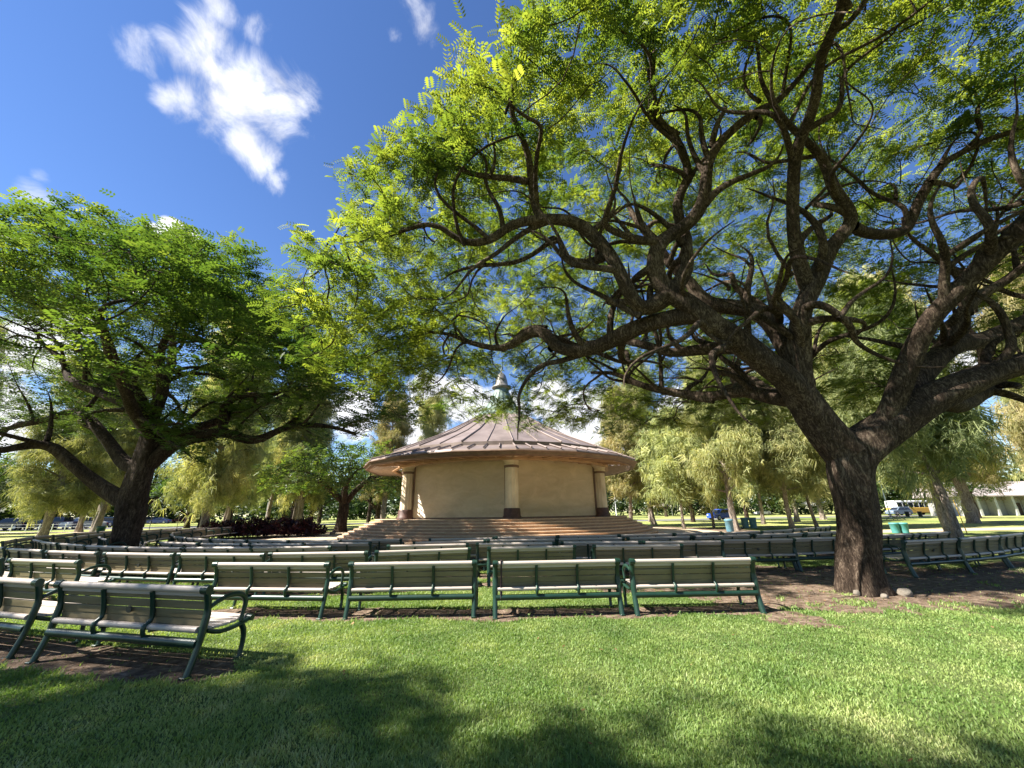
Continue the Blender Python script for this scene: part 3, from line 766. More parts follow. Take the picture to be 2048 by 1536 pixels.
def skin_tree(P, par, r, thick, flare=None, bumpy=.07, seed=3):
    """returns (verts, quads) for branches with radius>=thick and the rest"""
    n = len(P); kids = [[] for _ in range(n)]
    for i in range(n):
        if par[i] >= 0: kids[par[i]].append(i)
    out = {True: ([], []), False: ([], [])}
    stack = [(i, None) for i in range(n) if par[i] < 0]
    while stack:
        st, origin = stack.pop()
        chain = ([origin] if origin is not None else []) + [st]; cur = st
        while kids[cur]:
            ks = sorted(kids[cur], key=lambda k: -r[k])
            for k in ks[1:]: stack.append((k, cur))
            cur = ks[0]; chain.append(cur)
        if len(chain) < 2: continue
        pts = P[chain].copy(); rr = r[chain].copy()
        if origin is not None: rr[0] = min(rr[0], rr[1] * 1.25)
        # smooth
        for _ in range(2):
            q = pts.copy(); q[1:-1] = .25 * pts[:-2] + .5 * pts[1:-1] + .25 * pts[2:]; pts = q
            q = rr.copy(); q[1:-1] = .25 * rr[:-2] + .5 * rr[1:-1] + .25 * rr[2:]; rr = q
        # subdivide thick chains
        if rr.max() > .05:
            t = np.arange(len(pts)); tt = np.linspace(0, len(pts) - 1, (len(pts) - 1) * 3 + 1)
            Vp = [Vector(p) for p in pts]; pp = []
            for x in tt:
                i = min(int(x), len(pts) - 2); f = x - i
                p0, p1, p2, p3 = pts[max(i - 1, 0)], pts[i], pts[i + 1], pts[min(i + 2, len(pts) - 1)]
                pp.append(.5 * (2 * p1 + (p2 - p0) * f + (2 * p0 - 5 * p1 + 4 * p2 - p3) * f * f + (3 * p1 - p0 - 3 * p2 + p3) * f ** 3))
            rr = np.interp(tt, t, rr); pts = np.array(pp)
        segs = []
        big = rr >= thick; s0 = 0
        for i in range(1, len(rr)):
            if big[i] != big[s0]: segs.append((s0, i, bool(big[s0]))); s0 = i
        segs.append((s0, len(rr) - 1, bool(big[s0])))
        ph = (hash((round(pts[0][0], 2), round(pts[0][1], 2))) % 1000) / 1000 * 6.28
        for a, b, isb in segs:
            if b <= a: continue
            m = rr[a:b + 1].max()
            k = 28 if m > .3 else (16 if m > .14 else (10 if m > .06 else (6 if m > .025 else 3)))
            V, F = out[isb]; base = len(V); u = None; L = 0.0
            for i in range(a, b + 1):
                tdir = pts[min(i + 1, len(pts) - 1)] - pts[max(i - 1, 0)]; tdir /= np.linalg.norm(tdir) + 1e-9
                if u is None:
                    u = np.cross(tdir, [0, 0, 1.0]) if abs(tdir[2]) < .9 else np.cross(tdir, [1.0, 0, 0])
                u = u - tdir * u.dot(tdir); u /= np.linalg.norm(u) + 1e-9; w = np.cross(tdir, u)
                if i > a: L += np.linalg.norm(pts[i] - pts[i - 1])
                for j in range(k):
                    an = 2 * math.pi * j / k; R_ = rr[i]
                    if m > .06:
                        R_ *= 1 + bumpy * math.sin(3 * an + ph + L * .9) + bumpy * .7 * math.sin(5 * an - ph * 2 - L * 1.7) + bumpy * .6 * math.sin(2 * an + L * 2.3 + ph)
                    if flare and origin is None:
                        z = pts[i][2]
                        R_ *= 1 + flare * math.exp(-max(z, 0) / .35) * (1 + .55 * math.sin(5 * an + 1.0) + .3 * math.sin(8 * an))
                    V.append(pts[i] + (u * math.cos(an) + w * math.sin(an)) * R_)
            for i in range(b - a):
                for j in range(k):
                    p = base + i * k + j; q = base + i * k + (j + 1) % k; F.append((p, q, q + k, p + k))
    return out

def frond_template(pairs, L, lw, ll, droop=.25):
    """a compound leaf: rachis with leaflets on both sides (quads)"""
    V = []; 
    for i in range(pairs):
        t = (i + .8) / pairs; x = t * L; z = -droop * L * t * t; s = math.sin(math.pi * (.18 + .72 * t))
        for sd in (-1, 1):
            l = ll * (.6 + .4 * s); w = lw
            V += [(x, 0, z), (x + w * .9, sd * l * .45, z + .01), (x + .35 * l, sd * l, z - .12 * l), (x - w * .5 + .1 * l, sd * l * .5, z)]
    return np.array(V).reshape(-1, 4, 3)
def scatter_fronds(pos, tmpl, rg, scale=(.8, 1.25), tilt=.45, dirs=None, tint=None, up=.0):
    n = len(pos); a = rg.random(n) * 2 * np.pi if dirs is None else dirs + rg.normal(0, .9, n)
    el = rg.normal(up, tilt, n); ro = rg.normal(0, tilt, n)
    ca, sa, ce, se = np.cos(a), np.sin(a), np.cos(el), np.sin(el)
    X = np.stack([ca * ce, sa * ce, se], 1)
    Y0 = np.stack([-sa, ca, np.zeros(n)], 1); Z0 = np.cross(X, Y0)
    Y = Y0 * np.cos(ro)[:, None] + Z0 * np.sin(ro)[:, None]; Z = np.cross(X, Y)
    s = rg.uniform(*scale, n)
    Rm = np.stack([X, Y, Z], 2) * s[:, None, None]           # columns
    T = tmpl.reshape(-1, 3)
    V = np.einsum('nij,mj->nmi', Rm, T) + pos[:, None]
    m = len(T); F = np.arange(n * m).reshape(-1, 4)
    ti = rg.random(n) if tint is None else tint
    return V.reshape(-1, 3), F, np.repeat(ti, m)

def dome_points(c, rad, zc, vz, n, s0, zmin, rg, clump=.0, cper=3.0, power=1.0, zfun=None, under=None):
    out = []
    while sum(len(o) for o in out) < n:
        u = rg.normal(size=(n * 2, 3)); u /= np.linalg.norm(u, axis=1)[:, None]
        s = (s0 ** 3 + (1 - s0 ** 3) * rg.random(n * 2)) ** (1 / 3)
        p = u * s[:, None] * np.array([rad[0], rad[1], vz]) + np.array([c[0], c[1], zc])
        k = p[:, 2] > zmin
        if under is not None: k |= (p[:, 2] > under) & (s > .85)
        p = p[k]
        if clump:
            nn = np.array([mnoise.noise(Vector(q) / cper) for q in p]); p = p[nn > -clump]
        out.append(p)
    return np.concatenate(out)[:n]

def poly_limbs(limbs, step=.38):
    """limbs: list of (list of (Vector, radius), parent_limb_index or None); returns seeds, parents, minr"""
    P = []; par = []; mr = {}
    for pts in limbs:
        pts = [(Vector(p), r) for p, r in pts]
        pos = []; rad = []
        cv = [p for p, r in pts]
        # catmull through the given points
        for i in range(len(cv) - 1):
            L = (cv[i + 1] - cv[i]).length; k = max(1, int(round(L / step)))
            p0 = cv[max(i - 1, 0)]; p3 = cv[min(i + 2, len(cv) - 1)]
            for q in range(k):
                f = q / k; p1, p2 = cv[i], cv[i + 1]
                pos.append(.5 * (2 * p1 + (p2 - p0) * f + (2 * p0 - 5 * p1 + 4 * p2 - p3) * f * f + (3 * p1 - p0 - 3 * p2 + p3) * f ** 3))
                rad.append(pts[i][1] * (1 - f) + pts[i + 1][1] * f)
        pos.append(cv[-1]); rad.append(pts[-1][1])
        if not P:
            pr = -1; start = 0
        else:
            d = [(Vector(p) - pos[0]).length for p in P]; pr = int(np.argmin(d)); start = 1
        for k in range(start, len(pos)):
            P.append(np.array(pos[k])); par.append(pr); pr = len(P) - 1; mr[pr] = rad[k]
    return P, par, mr

def build_tree(root, seeds, par, mr, attr, barkm, leafm, tmpl, per, leaf_r, spread, seed, step=.38, infl=2.6, kill=.62, jit=.4, tip=.011, thick=.05, iters=90, flare=.25, tilt=.45, rootname='trunk', maxn=14000, up=0.1, scale=(.8, 1.25), pn=2.3, twist=0.0, tw_s=1.0, ntip=999, shell=None):
    _has = set(par)
    P, pr = colonize(seeds, par, attr, step, infl, kill, iters, jit, seed=seed, maxn=maxn)
    r = pipe_radius(P, pr, tip, pn, mr)
    # keep radii falling outward
    for i in range(len(P)):
        if pr[i] >= 0: r[i] = min(r[i], r[pr[i]] * 1.0 if i not in mr else r[i])
    if twist:
        Q = P.copy()
        for i in range(len(P)):
            v = Vector(P[i]); fz = min(1, max(0, (P[i][2] - 2.5) / 2)) * min(1.0, .35 + .05 / r[i])
            d = mnoise.noise_vector(v / tw_s + Vector((seed, 3.3, 1.7))) + .5 * mnoise.noise_vector(v / (tw_s * .45) + Vector((7.1, seed, 2.2)))
            Q[i] = P[i] + np.array(d) * twist * fz
        P = Q
    tips = np.zeros(len(P), int)
    for i in range(len(P) - 1, -1, -1):
        if tips[i] == 0: tips[i] = 1; leafd = 0
        if pr[i] >= 0: tips[pr[i]] += tips[i]
    out = skin_tree(P, pr, r, thick, flare)
    loc = np.array(root.location)
    o = None
    for big, nm in ((True, 'trunk'), (False, 'branches')):
        V, F = out[big]
        if not V: continue
        o = mesh_np(nm, np.array(V) - loc, np.array(F), barkm, root, smooth=True)
    rg = np.random.default_rng(seed + 100)
    k = np.where((r < leaf_r) & (tips <= ntip) & (shell(P) if shell is not None else np.ones(len(P), bool)))[0]
    print('leafy', len(k))
    # terminal direction
    dirs = np.array([math.atan2(*(P[i] - P[pr[i]])[[1, 0]]) if pr[i] >= 0 else 0 for i in k])
    rep = np.repeat(np.arange(len(k)), per)
    pos = P[k][rep] + rg.normal(0, 1, (len(rep), 3)) * np.array([spread, spread, spread * .45])
    cl = rg.random(len(k))
    V, F, ti = scatter_fronds(pos, tmpl, rg, scale, tilt, dirs[rep], np.clip(.65 * cl[rep] + .35 * rg.random(len(rep)), 0, 1), up)
    mesh_np('foliage', V - loc, F, leafm, root, attrs={'tint': ti})
    return len(P), len(F)

def W_(px, Y, dpt=None): return px * .5 * Y / FPX
def L_(*pts):   # (px, py, Y, width in px)
    return [(at_depth(x, y, Y), W_(w, Y * .98) / math.sqrt(1 + ((x - 1024) / FPX) ** 2 * .75)) for x, y, Y, w in pts]

# ---- big rain tree on the right
TY = 8.6
b0 = ground_at(1733, 1190); b0.y = TY; b0 = Vector((6.95, 8.62, -.1))
limbs = [
 [(b0, .36), (Vector((6.93, 8.62, .5)), .34), (at_depth(1722, 1060, TY), .35), (at_depth(1700, 965, TY), .39), (at_depth(1692, 905, TY), .42), (at_depth(1652, 860, TY), .34)] + L_((1602, 800, 8.55, 74), (1560, 752, 8.5, 64), (1500, 702, 8.4, 58), (1430, 655, 8.3, 54), (1370, 608, 8.2, 50), (1330, 590, 8.2, 44), (1275, 612, 8.2, 30), (1240, 545, 8.1, 34), (1232, 505, 8.0, 32), (1180, 470, 8.0, 30), (1130, 440, 8, 28), (1080, 447, 8, 25), (1040, 432, 8, 22), (1000, 466, 8, 20), (950, 485, 8.1, 18), (880, 467, 8.2, 13), (800, 470, 8.4, 10), (740, 482, 8.5, 8), (660, 490, 8.7, 5)),
 L_((1080, 447, 8, 22), (1065, 350, 7.6, 20), (1040, 290, 7.2, 17), (1012, 220, 6.8, 14), (1030, 140, 6.3, 11), (1060, 60, 5.9, 8)),
 L_((1045, 345, 7.5, 16), (990, 345, 7.6, 14), (930, 335, 7.7, 12), (880, 332, 7.8, 10), (820, 302, 7.9, 7), (750, 306, 8, 5)),
 L_((1330, 590, 8.2, 40), (1302, 545, 8, 38), (1310, 495, 7.9, 36), (1345, 465, 7.8, 36), (1400, 420, 7.6, 34), (1425, 370, 7.4, 32), (1425, 310, 7.1, 28), (1500, 240, 6.8, 22), (1600, 170, 6.5, 18), (1655, 60, 6, 14)),
 L_((1345, 590, 8.2, 34), (1385, 545, 8.0, 30), (1370, 490, 8, 30), (1385, 455, 8.1, 28), (1350, 410, 8.0, 24), (1390, 340, 7.7, 22), (1350, 280, 7.3, 18), (1320, 180, 6.8, 15), (1290, 60, 6.2, 10)),
 L_((1400, 632, 8.35, 40), (1320, 642, 8.7, 40), (1250, 665, 9.1, 36), (1170, 692, 9.5, 30), (1110, 686, 9.8, 26), (1090, 652, 10.1, 24), (1045, 682, 10.4, 20), (1000, 692, 10.7, 16), (940, 690, 11.1, 10), (880, 668, 11.5, 7), (815, 640, 11.9, 5)),
 L_((1232, 520, 8.1, 24), (1205, 525, 8.3, 20), (1140, 530, 8.6, 18), (1105, 470, 8.7, 14), (1060, 510, 9.0, 12), (980, 540, 9.3, 9), (900, 540, 9.6, 6)),
 L_((1602, 800, 8.55, 60), (1592, 740, 8.4, 56), (1598, 650, 8.2, 50), (1620, 570, 8.0, 46), (1662, 500, 7.8, 42), (1700, 470, 7.7, 36), (1690, 420, 7.5, 34), (1660, 372, 7.3, 30), (1645, 300, 7.0, 24), (1590, 260, 6.8, 20), (1545, 200, 6.4, 14), (1500, 90, 6.0, 9)),
 L_((1692, 478, 7.75, 34), (1770, 460, 7.9, 32), (1845, 430, 7.9, 30), (1868, 350, 7.6, 26), (1950, 300, 7.4, 22), (2050, 240, 7.1, 18), (2200, 160, 6.8, 12)),
 L_((1600, 770, 8.55, 46), (1565, 655, 8.8, 44), (1500, 612, 9.0, 42), (1432, 606, 9.2, 34), (1375, 570, 9.4, 28), (1340, 510, 9.4, 24), (1290, 470, 9.6, 18), (1255, 400, 9.6, 12)),
 L_((1700, 910, 8.6, 90), (1760, 862, 8.4, 92), (1850, 812, 8.1, 84), (1950, 758, 7.8, 74), (2060, 715, 7.5, 66), (2200, 650, 7.2, 50), (2400, 560, 6.8, 26)),
 L_((1790, 840, 8.45, 60), (1852, 738, 8.6, 56), (1920, 688, 8.7, 50), (2050, 650, 8.8, 44), (2200, 600, 9, 26)),
 L_((1862, 730, 8.6, 40), (1895, 650, 8.5, 36), (1935, 600, 8.4, 34), (1990, 575, 8.3, 30), (2060, 540, 8.2, 26), (2150, 450, 8, 16)),
 L_((1925, 610, 8.4, 26), (1920, 560, 8.4, 24), (1880, 522, 8.3, 18), (1830, 482, 8.2, 12), (1800, 420, 8.0, 8)),
 L_((1612, 815, 8.6, 36), (1555, 808, 9.0, 34), (1500, 778, 9.6, 30), (1440, 792, 10.2, 24), (1380, 790, 10.8, 20), (1290, 770, 11.4, 15), (1250, 748, 11.8, 10), (1180, 742, 12.5, 6)),
 L_((1870, 805, 8.2, 60), (1940, 810, 8.8, 50), (1960, 770, 9.6, 40), (2000, 740, 10.8, 22)),
 [(Vector((7.4, 8.9, 3.4)), .28), (Vector((8.3, 10.8, 4.6)), .22), (Vector((8.6, 13.2, 6.0)), .15), (Vector((9.6, 15.4, 7.2)), .08)],
 [(at_depth(1500, 702, 8.4), .16), (Vector((4.4, 10.4, 6.2)), .13), (Vector((3.4, 12.6, 7.4)), .09), (Vector((2.2, 14.6, 8.0)), .05)],
 [(at_depth(1620, 570, 8.0), .16), (Vector((6.6, 7.2, 8.6)), .13), (Vector((6.3, 5.2, 10.2)), .09), (Vector((5.2, 3.2, 11.2)), .05)],
 [(Vector(at_depth(1760, 862, 8.4)), .22), (Vector((8.9, 7.2, 5.4)), .18), (Vector((10.2, 5.0, 7.2)), .12), (Vector((11.0, 2.8, 8.6)), .07)],
]
def sprout(limbs_src, P, par, mr, rg, every, shellf, target, step, L0=(2.2, 4.6), rmax=.5, zmin=5.5, skipr=.05):
    """winding secondary limbs that leave the traced limbs and head for the crown shell"""
    n0 = len(P); cnt = 0
    for i in range(n0):
        if P[i][2] < zmin * .75 or mr[i] < skipr or rg.random() > every: continue
        c = np.array(target); out = (P[i] - c) * np.array([1, 1, .4]); out /= np.linalg.norm(out) + 1e-9
        d = out * .7 + rg.normal(0, .75, 3); d[2] = abs(d[2]) * .9 + .15; d /= np.linalg.norm(d)
        r = min(mr[i] * rmax, .085); L = rg.uniform(*L0); k = int(L / step); cur = i; bend = rg.normal(0, 1, 3)
        for q in range(k):
            bend = bend * .55 + rg.normal(0, .75, 3); d = d + bend * .34; d[2] += .06; d /= np.linalg.norm(d)
            p = P[cur] + d * step
            if shellf(p[None])[0] > 1.0: break
            P.append(p); par.append(cur); cur = len(P) - 1; mr[cur] = .010 + r * (1 - (q + 1) / k) ** .8; cnt += 1
    return P, par, mr
seeds, par_, mr_ = poly_limbs(limbs)
rg = np.random.default_rng(2)
CC = np.array((6.9, 8.8, 6.4)); CR = np.array((13.2, 12.6, 7.4))
def shell_r(a): return np.sqrt((((a - CC) / CR) ** 2).sum(1))
att = dome_points(CC, CR, CC[2], CR[2], 13000, .80, 5.6, rg, .0, 1.15)
inner = dome_points(CC, CR, CC[2], CR[2], 1500, .45, 6.2, rg, .1, 1.7)
att = np.concatenate([att, inner])
# the crown is open over the near lawn
k = (np.linalg.norm(att - np.array([0, 0, 1.6]), axis=1) > 7.2) & (att[:, 1] > -1.0)
k &= (att[:, 1] > 5.7 - .45 * att[:, 0] + .5 * np.sin(att[:, 2] * 2.2)) | (att[:, 0] > 1.2)
k &= (att[:, 2] > 5.6 + .55 * np.clip(9.5 - att[:, 1], 0, 9))
mgx = att[:, 0] - sdir.x / sdir.z * att[:, 2]; mgy = att[:, 1] - sdir.y / sdir.z * att[:, 2]
k &= ~((mgx < 9.5) & (mgy < 6.6 - .10 * mgx))
k &= ~((att[:, 0] < .4) & (att[:, 1] > 10) & (att[:, 2] - 1.6 < .365 * att[:, 1]) & (att[:, 2] - 1.6 > .285 * att[:, 1]) & (att[:, 0] > -.32 * att[:, 1]))
att = att[k]
seeds, par_, mr_ = sprout(None, seeds, par_, mr_, np.random.default_rng(5), .42, shell_r, (6.9, 8.8, 5.0), .33)
seeds, par_, mr_ = sprout(None, seeds, par_, mr_, np.random.default_rng(6), .12, shell_r, (6.9, 8.8, 5.0), .33, (1.2, 2.4), .6)
tree = empty('rain_tree', tuple(b0), label='huge spreading rain tree with twisting limbs, its trunk beside the benches right', cat='tree')
tm = frond_template(6, .33, .038, .11, .4)
print('main', build_tree(tree, seeds, par_, mr_, att, M['bark'], M['leaf'], tm, 13, .07, .20, 7, step=.33, infl=2.4, kill=.53, jit=.50, tip=.0135, thick=.06, flare=.22, pn=2.15, maxn=22000, scale=(.6, 1.15), tilt=.4, twist=.42, tw_s=.95, ntip=5, shell=lambda P: shell_r(P) > .70))

# ---- round-crowned rain tree on the left
def LL(*pts): return [(at_depth(x, y, Y), max(.02, W_(w, Y) * .84 / math.sqrt(1 + ((x - 1024) / FPX) ** 2 * .8))) for x, y, Y, w in pts]
LY = 16.4; lb = at_depth(248, 1090, LY); lb.z = -.1
limbs = [
 [(lb, .40), (lb + Vector((.05, 0, .6)), .35)] + LL((262, 1030, LY, 72), (268, 990, LY, 70), (286, 935, LY, 62), (300, 870, LY, 46), (290, 820, LY, 36), (262, 790, 16.2, 30), (256, 750, 16, 26), (235, 722, 15.6, 20), (180, 712, 15.2, 15), (110, 690, 14.6, 10), (40, 660, 14, 6)),
 LL((258, 1010, LY, 44), (190, 965, 16.0, 40), (125, 912, 15.4, 34), (85, 882, 15.0, 30), (40, 888, 14.6, 28), (0, 912, 14.2, 24), (-80, 900, 13.6, 14)),
 LL((270, 948, LY, 40), (212, 885, 16.6, 34), (186, 835, 16.8, 28), (150, 822, 17, 24), (85, 850, 17, 20), (0, 868, 17, 15), (-80, 850, 17, 8)),
 LL((296, 858, LY, 34), (235, 802, 16.8, 30), (160, 772, 17.2, 26), (132, 745, 17.5, 22), (105, 695, 17.8, 14), (30, 670, 18, 8)),
 LL((296, 935, LY, 44), (352, 888, 16.8, 38), (425, 862, 17.2, 30), (505, 885, 17.6, 22), (565, 862, 18, 17), (630, 852, 18.4, 12), (710, 862, 18.8, 7)),
 LL((452, 872, 17.3, 24), (448, 812, 17.0, 20), (482, 782, 16.8, 17), (545, 788, 16.6, 12), (600, 758, 16.4, 7)),
 LL((296, 850, LY, 36), (330, 780, 16, 30), (320, 720, 15.6, 24), (335, 665, 15.2, 20), (420, 690, 14.8, 15), (480, 705, 14.4, 9)),
 LL((300, 880, LY, 34), (312, 800, 17, 30), (345, 740, 17.6, 24), (330, 650, 18, 18), (260, 600, 18.5, 12)),
 [(at_depth(292, 890, LY), .24), (Vector((-14.0, 18.8, 6.4)), .18), (Vector((-13.2, 21.6, 8.2)), .1)],
 [(at_depth(296, 880, LY), .22), (Vector((-14.4, 13.6, 6.2)), .17), (Vector((-13.8, 11.2, 8.0)), .1)],
]
seeds, par_, mr_ = poly_limbs(limbs, .5)
rg = np.random.default_rng(12)
att = dome_points((-19.0, 17.2), (15.2, 9.2), 5.2, 9.9, 9000, .70, 5.4, rg, .08, 2.0, under=4.6)
att = att[att[:, 2] > np.where(att[:, 0] < -9, np.where(att[:, 1] < 18.5, 8.0, 6.8), 5.4)]
att = att[(att[:, 0] < -10) | (att[:, 1] < 17.5)]
att = att[att[:, 2] < 5.6 + (-3.6 - att[:, 0]) * .92 + .7 * np.sin(att[:, 0] * 2.1)]
def shell_l(a): return np.sqrt((((a - np.array((-19.0, 17.2, 5.2))) / np.array((15.2, 9.2, 10.6))) ** 2).sum(1))
seeds, par_, mr_ = sprout(None, seeds, par_, mr_, np.random.default_rng(15), .4, shell_l, (-17, 17, 4), .45, (2.0, 4.5), .5, 4.5)
tree2 = empty('rain_tree', tuple(lb), label='round-crowned dark green rain tree rising from the benches on the left', cat='tree')
tm2 = frond_template(4, .40, .06, .13)
print('left', build_tree(tree2, seeds, par_, mr_, att, M['bark_l'], M['leaf_l'], tm2, 13, .08, .26, 17, step=.45, infl=2.8, kill=.7, jit=.42, tip=.02, thick=.07, flare=.35, tilt=.28, pn=2.15, twist=.4, tw_s=1.3, ntip=6))

# ---- shade tree outside the frame on the left, whose crown shades the lawn
def generic_rain(root_loc, H, rad, seed, att_n, fork=3.0, tr=.5, barkm=None, leafm=None, tmpl=None, per=10, step=.6, zc=None, vz=None, s0=.6, infl=3.2, kill=1.0, clump=.15, spread=.4, leaf_r=.04, cshift=(0, 0), thick=.08, cper=2.6, zmin=None, label=None, cat='tree', group=None, name='rain_tree', filt=None, tilt=.4):
    rg = np.random.default_rng(seed); x, y = root_loc
    limbs = [[(Vector((x, y, -.1)), tr), (Vector((x + .1, y, fork * .5)), tr * .85), (Vector((x + .2, y + .1, fork)), tr * .85), (Vector((x + cshift[0] * .2, y + cshift[1] * .2, fork + 1.5)), tr * .5)]]
    nl = 6
    for i in range(nl):
        a = 6.28 * i / nl + rg.normal(0, .2); q = rad * .3
        limbs.append([(Vector((x + .2, y + .1, fork - .3 * rg.random())), tr * .5), (Vector((x + math.cos(a) * q * .5, y + math.sin(a) * q * .5, fork + (H - fork) * .22)), tr * .42), (Vector((x + cshift[0] * .4 + math.cos(a + .2) * q * 1.3, y + cshift[1] * .4 + math.sin(a + .2) * q * 1.3, fork + (H - fork) * .45)), tr * .25)])
    seeds, pr, mr = poly_limbs(limbs, step)
    zc = zc if zc is not None else H * .5; vz = vz or H - zc
    att = dome_points((x + cshift[0], y + cshift[1]), (rad, rad), zc, vz, att_n, s0, zmin if zmin is not None else zc * .9, rg, clump, cper)
    if filt is not None: att = att[filt(att)]
    t_ = empty(name, (x, y, 0), label=label, cat=cat, group=group)
    print(name, build_tree(t_, seeds, pr, mr, att, barkm or M['bark_l'], leafm or M['leaf_l'], tmpl, per, leaf_r, spread, seed + 1, step=step, infl=infl, kill=kill, jit=.3, tip=.02, thick=thick, tilt=tilt))
    return t_
tm3 = frond_template(4, .5, .08, .17)
def shade_filter(a):
    gx_ = a[:, 0] - sdir.x / sdir.z * a[:, 2]; gy_ = a[:, 1] - sdir.y / sdir.z * a[:, 2]
    lim = np.interp(gx_, [-9, -6, -3, -1.2, 0, 1.5, 3, 5, 7], [5.3, 4.9, 4.5, 3.9, 3.5, 3.1, 2.8, 2.2, 1.2]) + .35 * np.sin(gx_ * 2.9) - .15
    return (gy_ < lim) & (gx_ < 7) & (nzA(np.stack([gx_, gy_], 1) * .75 + 12) < .60)
generic_rain((SHADE.x, SHADE.y), 16.5, 12.0, 31, 7500, fork=5.0, tr=.6, tmpl=tm3, per=16, zc=11.0, vz=5.0, s0=.35, cshift=(.5, .8), zmin=11.4, clump=.1, cper=1.6, spread=.42, step=.6, infl=4, kill=.65,
             label='tall rain tree just outside the left edge, shading the near lawn', filt=shade_filter)
# ---- smaller rain tree behind, left of the bandstand
generic_rain((-16.6, 39.0), 8.2, 7.8, 41, 1700, fork=2.6, tr=.55, tmpl=frond_template(3, .6, .12, .2), per=11, zc=3.2, vz=5.2, s0=.5, zmin=3.7, spread=.5, step=.8, kill=1.0,
             label='low spreading tree with yellow-green leaves just left of the bandstand')

# ---- ironwoods: tall grey trunks with weeping feathery needles
def strand_template(rg, n=9, L=1.3, w=.022):
    T = []
    for i in range(n):
        a = rg.random() * 6.28; r0 = .05 + .25 * rg.random(); l = L * (.5 + .6 * rg.random())
        x0, y0 = math.cos(a) * .05, math.sin(a) * .05; x1, y1 = math.cos(a) * r0 * 1.5, math.sin(a) * r0 * 1.5
        x2, y2 = x1 * 1.25, y1 * 1.25
        b = rg.random() * 6.28; ux, uy = math.cos(b) * w, math.sin(b) * w
        z1 = -.15 * l + .1 * rg.random(); z2 = -l
        T.append([(x0 - ux, y0 - uy, 0), (x0 + ux, y0 + uy, 0), (x1 + ux, y1 + uy, z1), (x1 - ux, y1 - uy, z1)])
        T.append([(x1 - ux, y1 - uy, z1), (x1 + ux, y1 + uy, z1), (x2 + ux * .4, y2 + uy * .4, z2), (x2 - ux * .4, y2 - uy * .4, z2)])
    return np.array(T)
def make_ironwood(seed, H, rad, z0, tr, lean=(0, 0), nb=66, per=8, w=.024, fluted=.12):
    rg = np.random.default_rng(seed); root = empty('ironwood_tree')
    P = [np.array((0, 0, -.15))]; par = [-1]; mr = {0: tr}
    n = int(H / .8)
    x = y = 0.0; trunk = [0]
    for i in range(1, n + 1):
        z = H * i / n; x = lean[0] * z / H * 1.0 + .18 * math.sin(z * .5 + seed); y = lean[1] * z / H + .18 * math.cos(z * .43 + seed)
        P.append(np.array((x, y, z))); par.append(len(P) - 2); mr[len(P) - 1] = tr * (1 - .9 * z / H); trunk.append(len(P) - 1)
    tips = []
    for b in range(nb):
        z = z0 + (H - z0) * (b + rg.random()) / nb; ti = min(range(len(trunk)), key=lambda k: abs(P[trunk[k]][2] - z))
        a = b * 2.4 + rg.normal(0, .4); fr_ = (z - z0) / (H - z0); L = rad * (1.0 - .72 * fr_ ** 1.4) * (.65 + .5 * rg.random()) * (.55 + .45 * min(1, fr_ * 5 + .35))
        cur = trunk[ti]; k = max(3, int(L / .6)); d = np.array([math.cos(a), math.sin(a), .55 + .3 * rg.random()])
        for q in range(k):
            d = d + rg.normal(0, .16, 3); d[2] -= .09 + .03 * q; d /= np.linalg.norm(d)
            P.append(P[cur] + d * L / k); par.append(cur); cur = len(P) - 1; mr[cur] = .06 * tr / .3 * (1 - q / k) + .014
            if q >= k * .3: tips.append(cur)
            if q in (1, 2, 3) and rg.random() < .8:
                c2 = cur; d2 = d + rg.normal(0, .6, 3); d2 /= np.linalg.norm(d2)
                for _ in range(3):
                    d2[2] -= .1; d2 /= np.linalg.norm(d2); P.append(P[c2] + d2 * L / k * .8); par.append(c2); c2 = len(P) - 1; mr[c2] = .014; tips.append(c2)
    P = np.array(P); par = np.array(par); r = np.array([mr[i] for i in range(len(P))])
    out = skin_tree(P, par, r, .07, flare=.35, bumpy=fluted)
    for big, nm in ((True, 'trunk'), (False, 'branches')):
        V, F = out[big]
        if V: mesh_np(nm, np.array(V), np.array(F), M['bark_iron'], root, smooth=True)
    Vs, Fs, Ts = [], [], []; off = 0
    tips = np.array(tips)
    for q in range(4):
        T = strand_template(rg, 9, .62, w)
        sel = np.repeat(tips, per // 4 + 1)
        pos = P[sel] + rg.normal(0, 1, (len(sel), 3)) * np.array([.42, .42, .38])
        V, F, ti = scatter_fronds(pos, T, rg, (.4, 1.3), .6, None, None, .25)
        Vs.append(V); Fs.append(F + off); Ts.append(ti); off += len(V)
    mesh_np('foliage', np.concatenate(Vs), np.concatenate(Fs), M['leaf_iron'], root, attrs={'tint': np.concatenate(Ts)})
    return root
IW = [make_ironwood(51, 17, 4.2, 3.2, .34, (.5, 0)), make_ironwood(52, 14, 3.4, 3.0, .22, (-1.1, .3)), make_ironwood(53, 20, 5.0, 4.0, .50, (1.0, .5), fluted=.2, nb=76), make_ironwood(54, 8.5, 2.6, 2.2, .13, (-.5, 0), nb=40), make_ironwood(55, 21, 5.2, 2.6, .42, (-.6, 0), nb=84)]
IW_used = set()
IWR = random.Random(8)
def iron(kind, x, y, s, rz, label):
    k = kind; src = IW[k]
    o = src if k not in IW_used else copy_tree(src)
    IW_used.add(k); o.location = (x, y, 0); o.rotation_euler = (0, 0, rz); o.scale = (s * IWR.uniform(.72, .95), s * IWR.uniform(.72, .95), s * IWR.uniform(.95, 1.2))
    tag(o, label, 'tree', 'ironwood trees standing round the bandstand lawn')
    return o
iron(2, 31.0, 35.5, .95, .3, 'thick pale-trunked ironwood directly right of the big rain tree trunk')
iron(0, 23.6, 22.3, .9, 1.2, 'dark flaring ironwood trunk behind the right-hand benches')
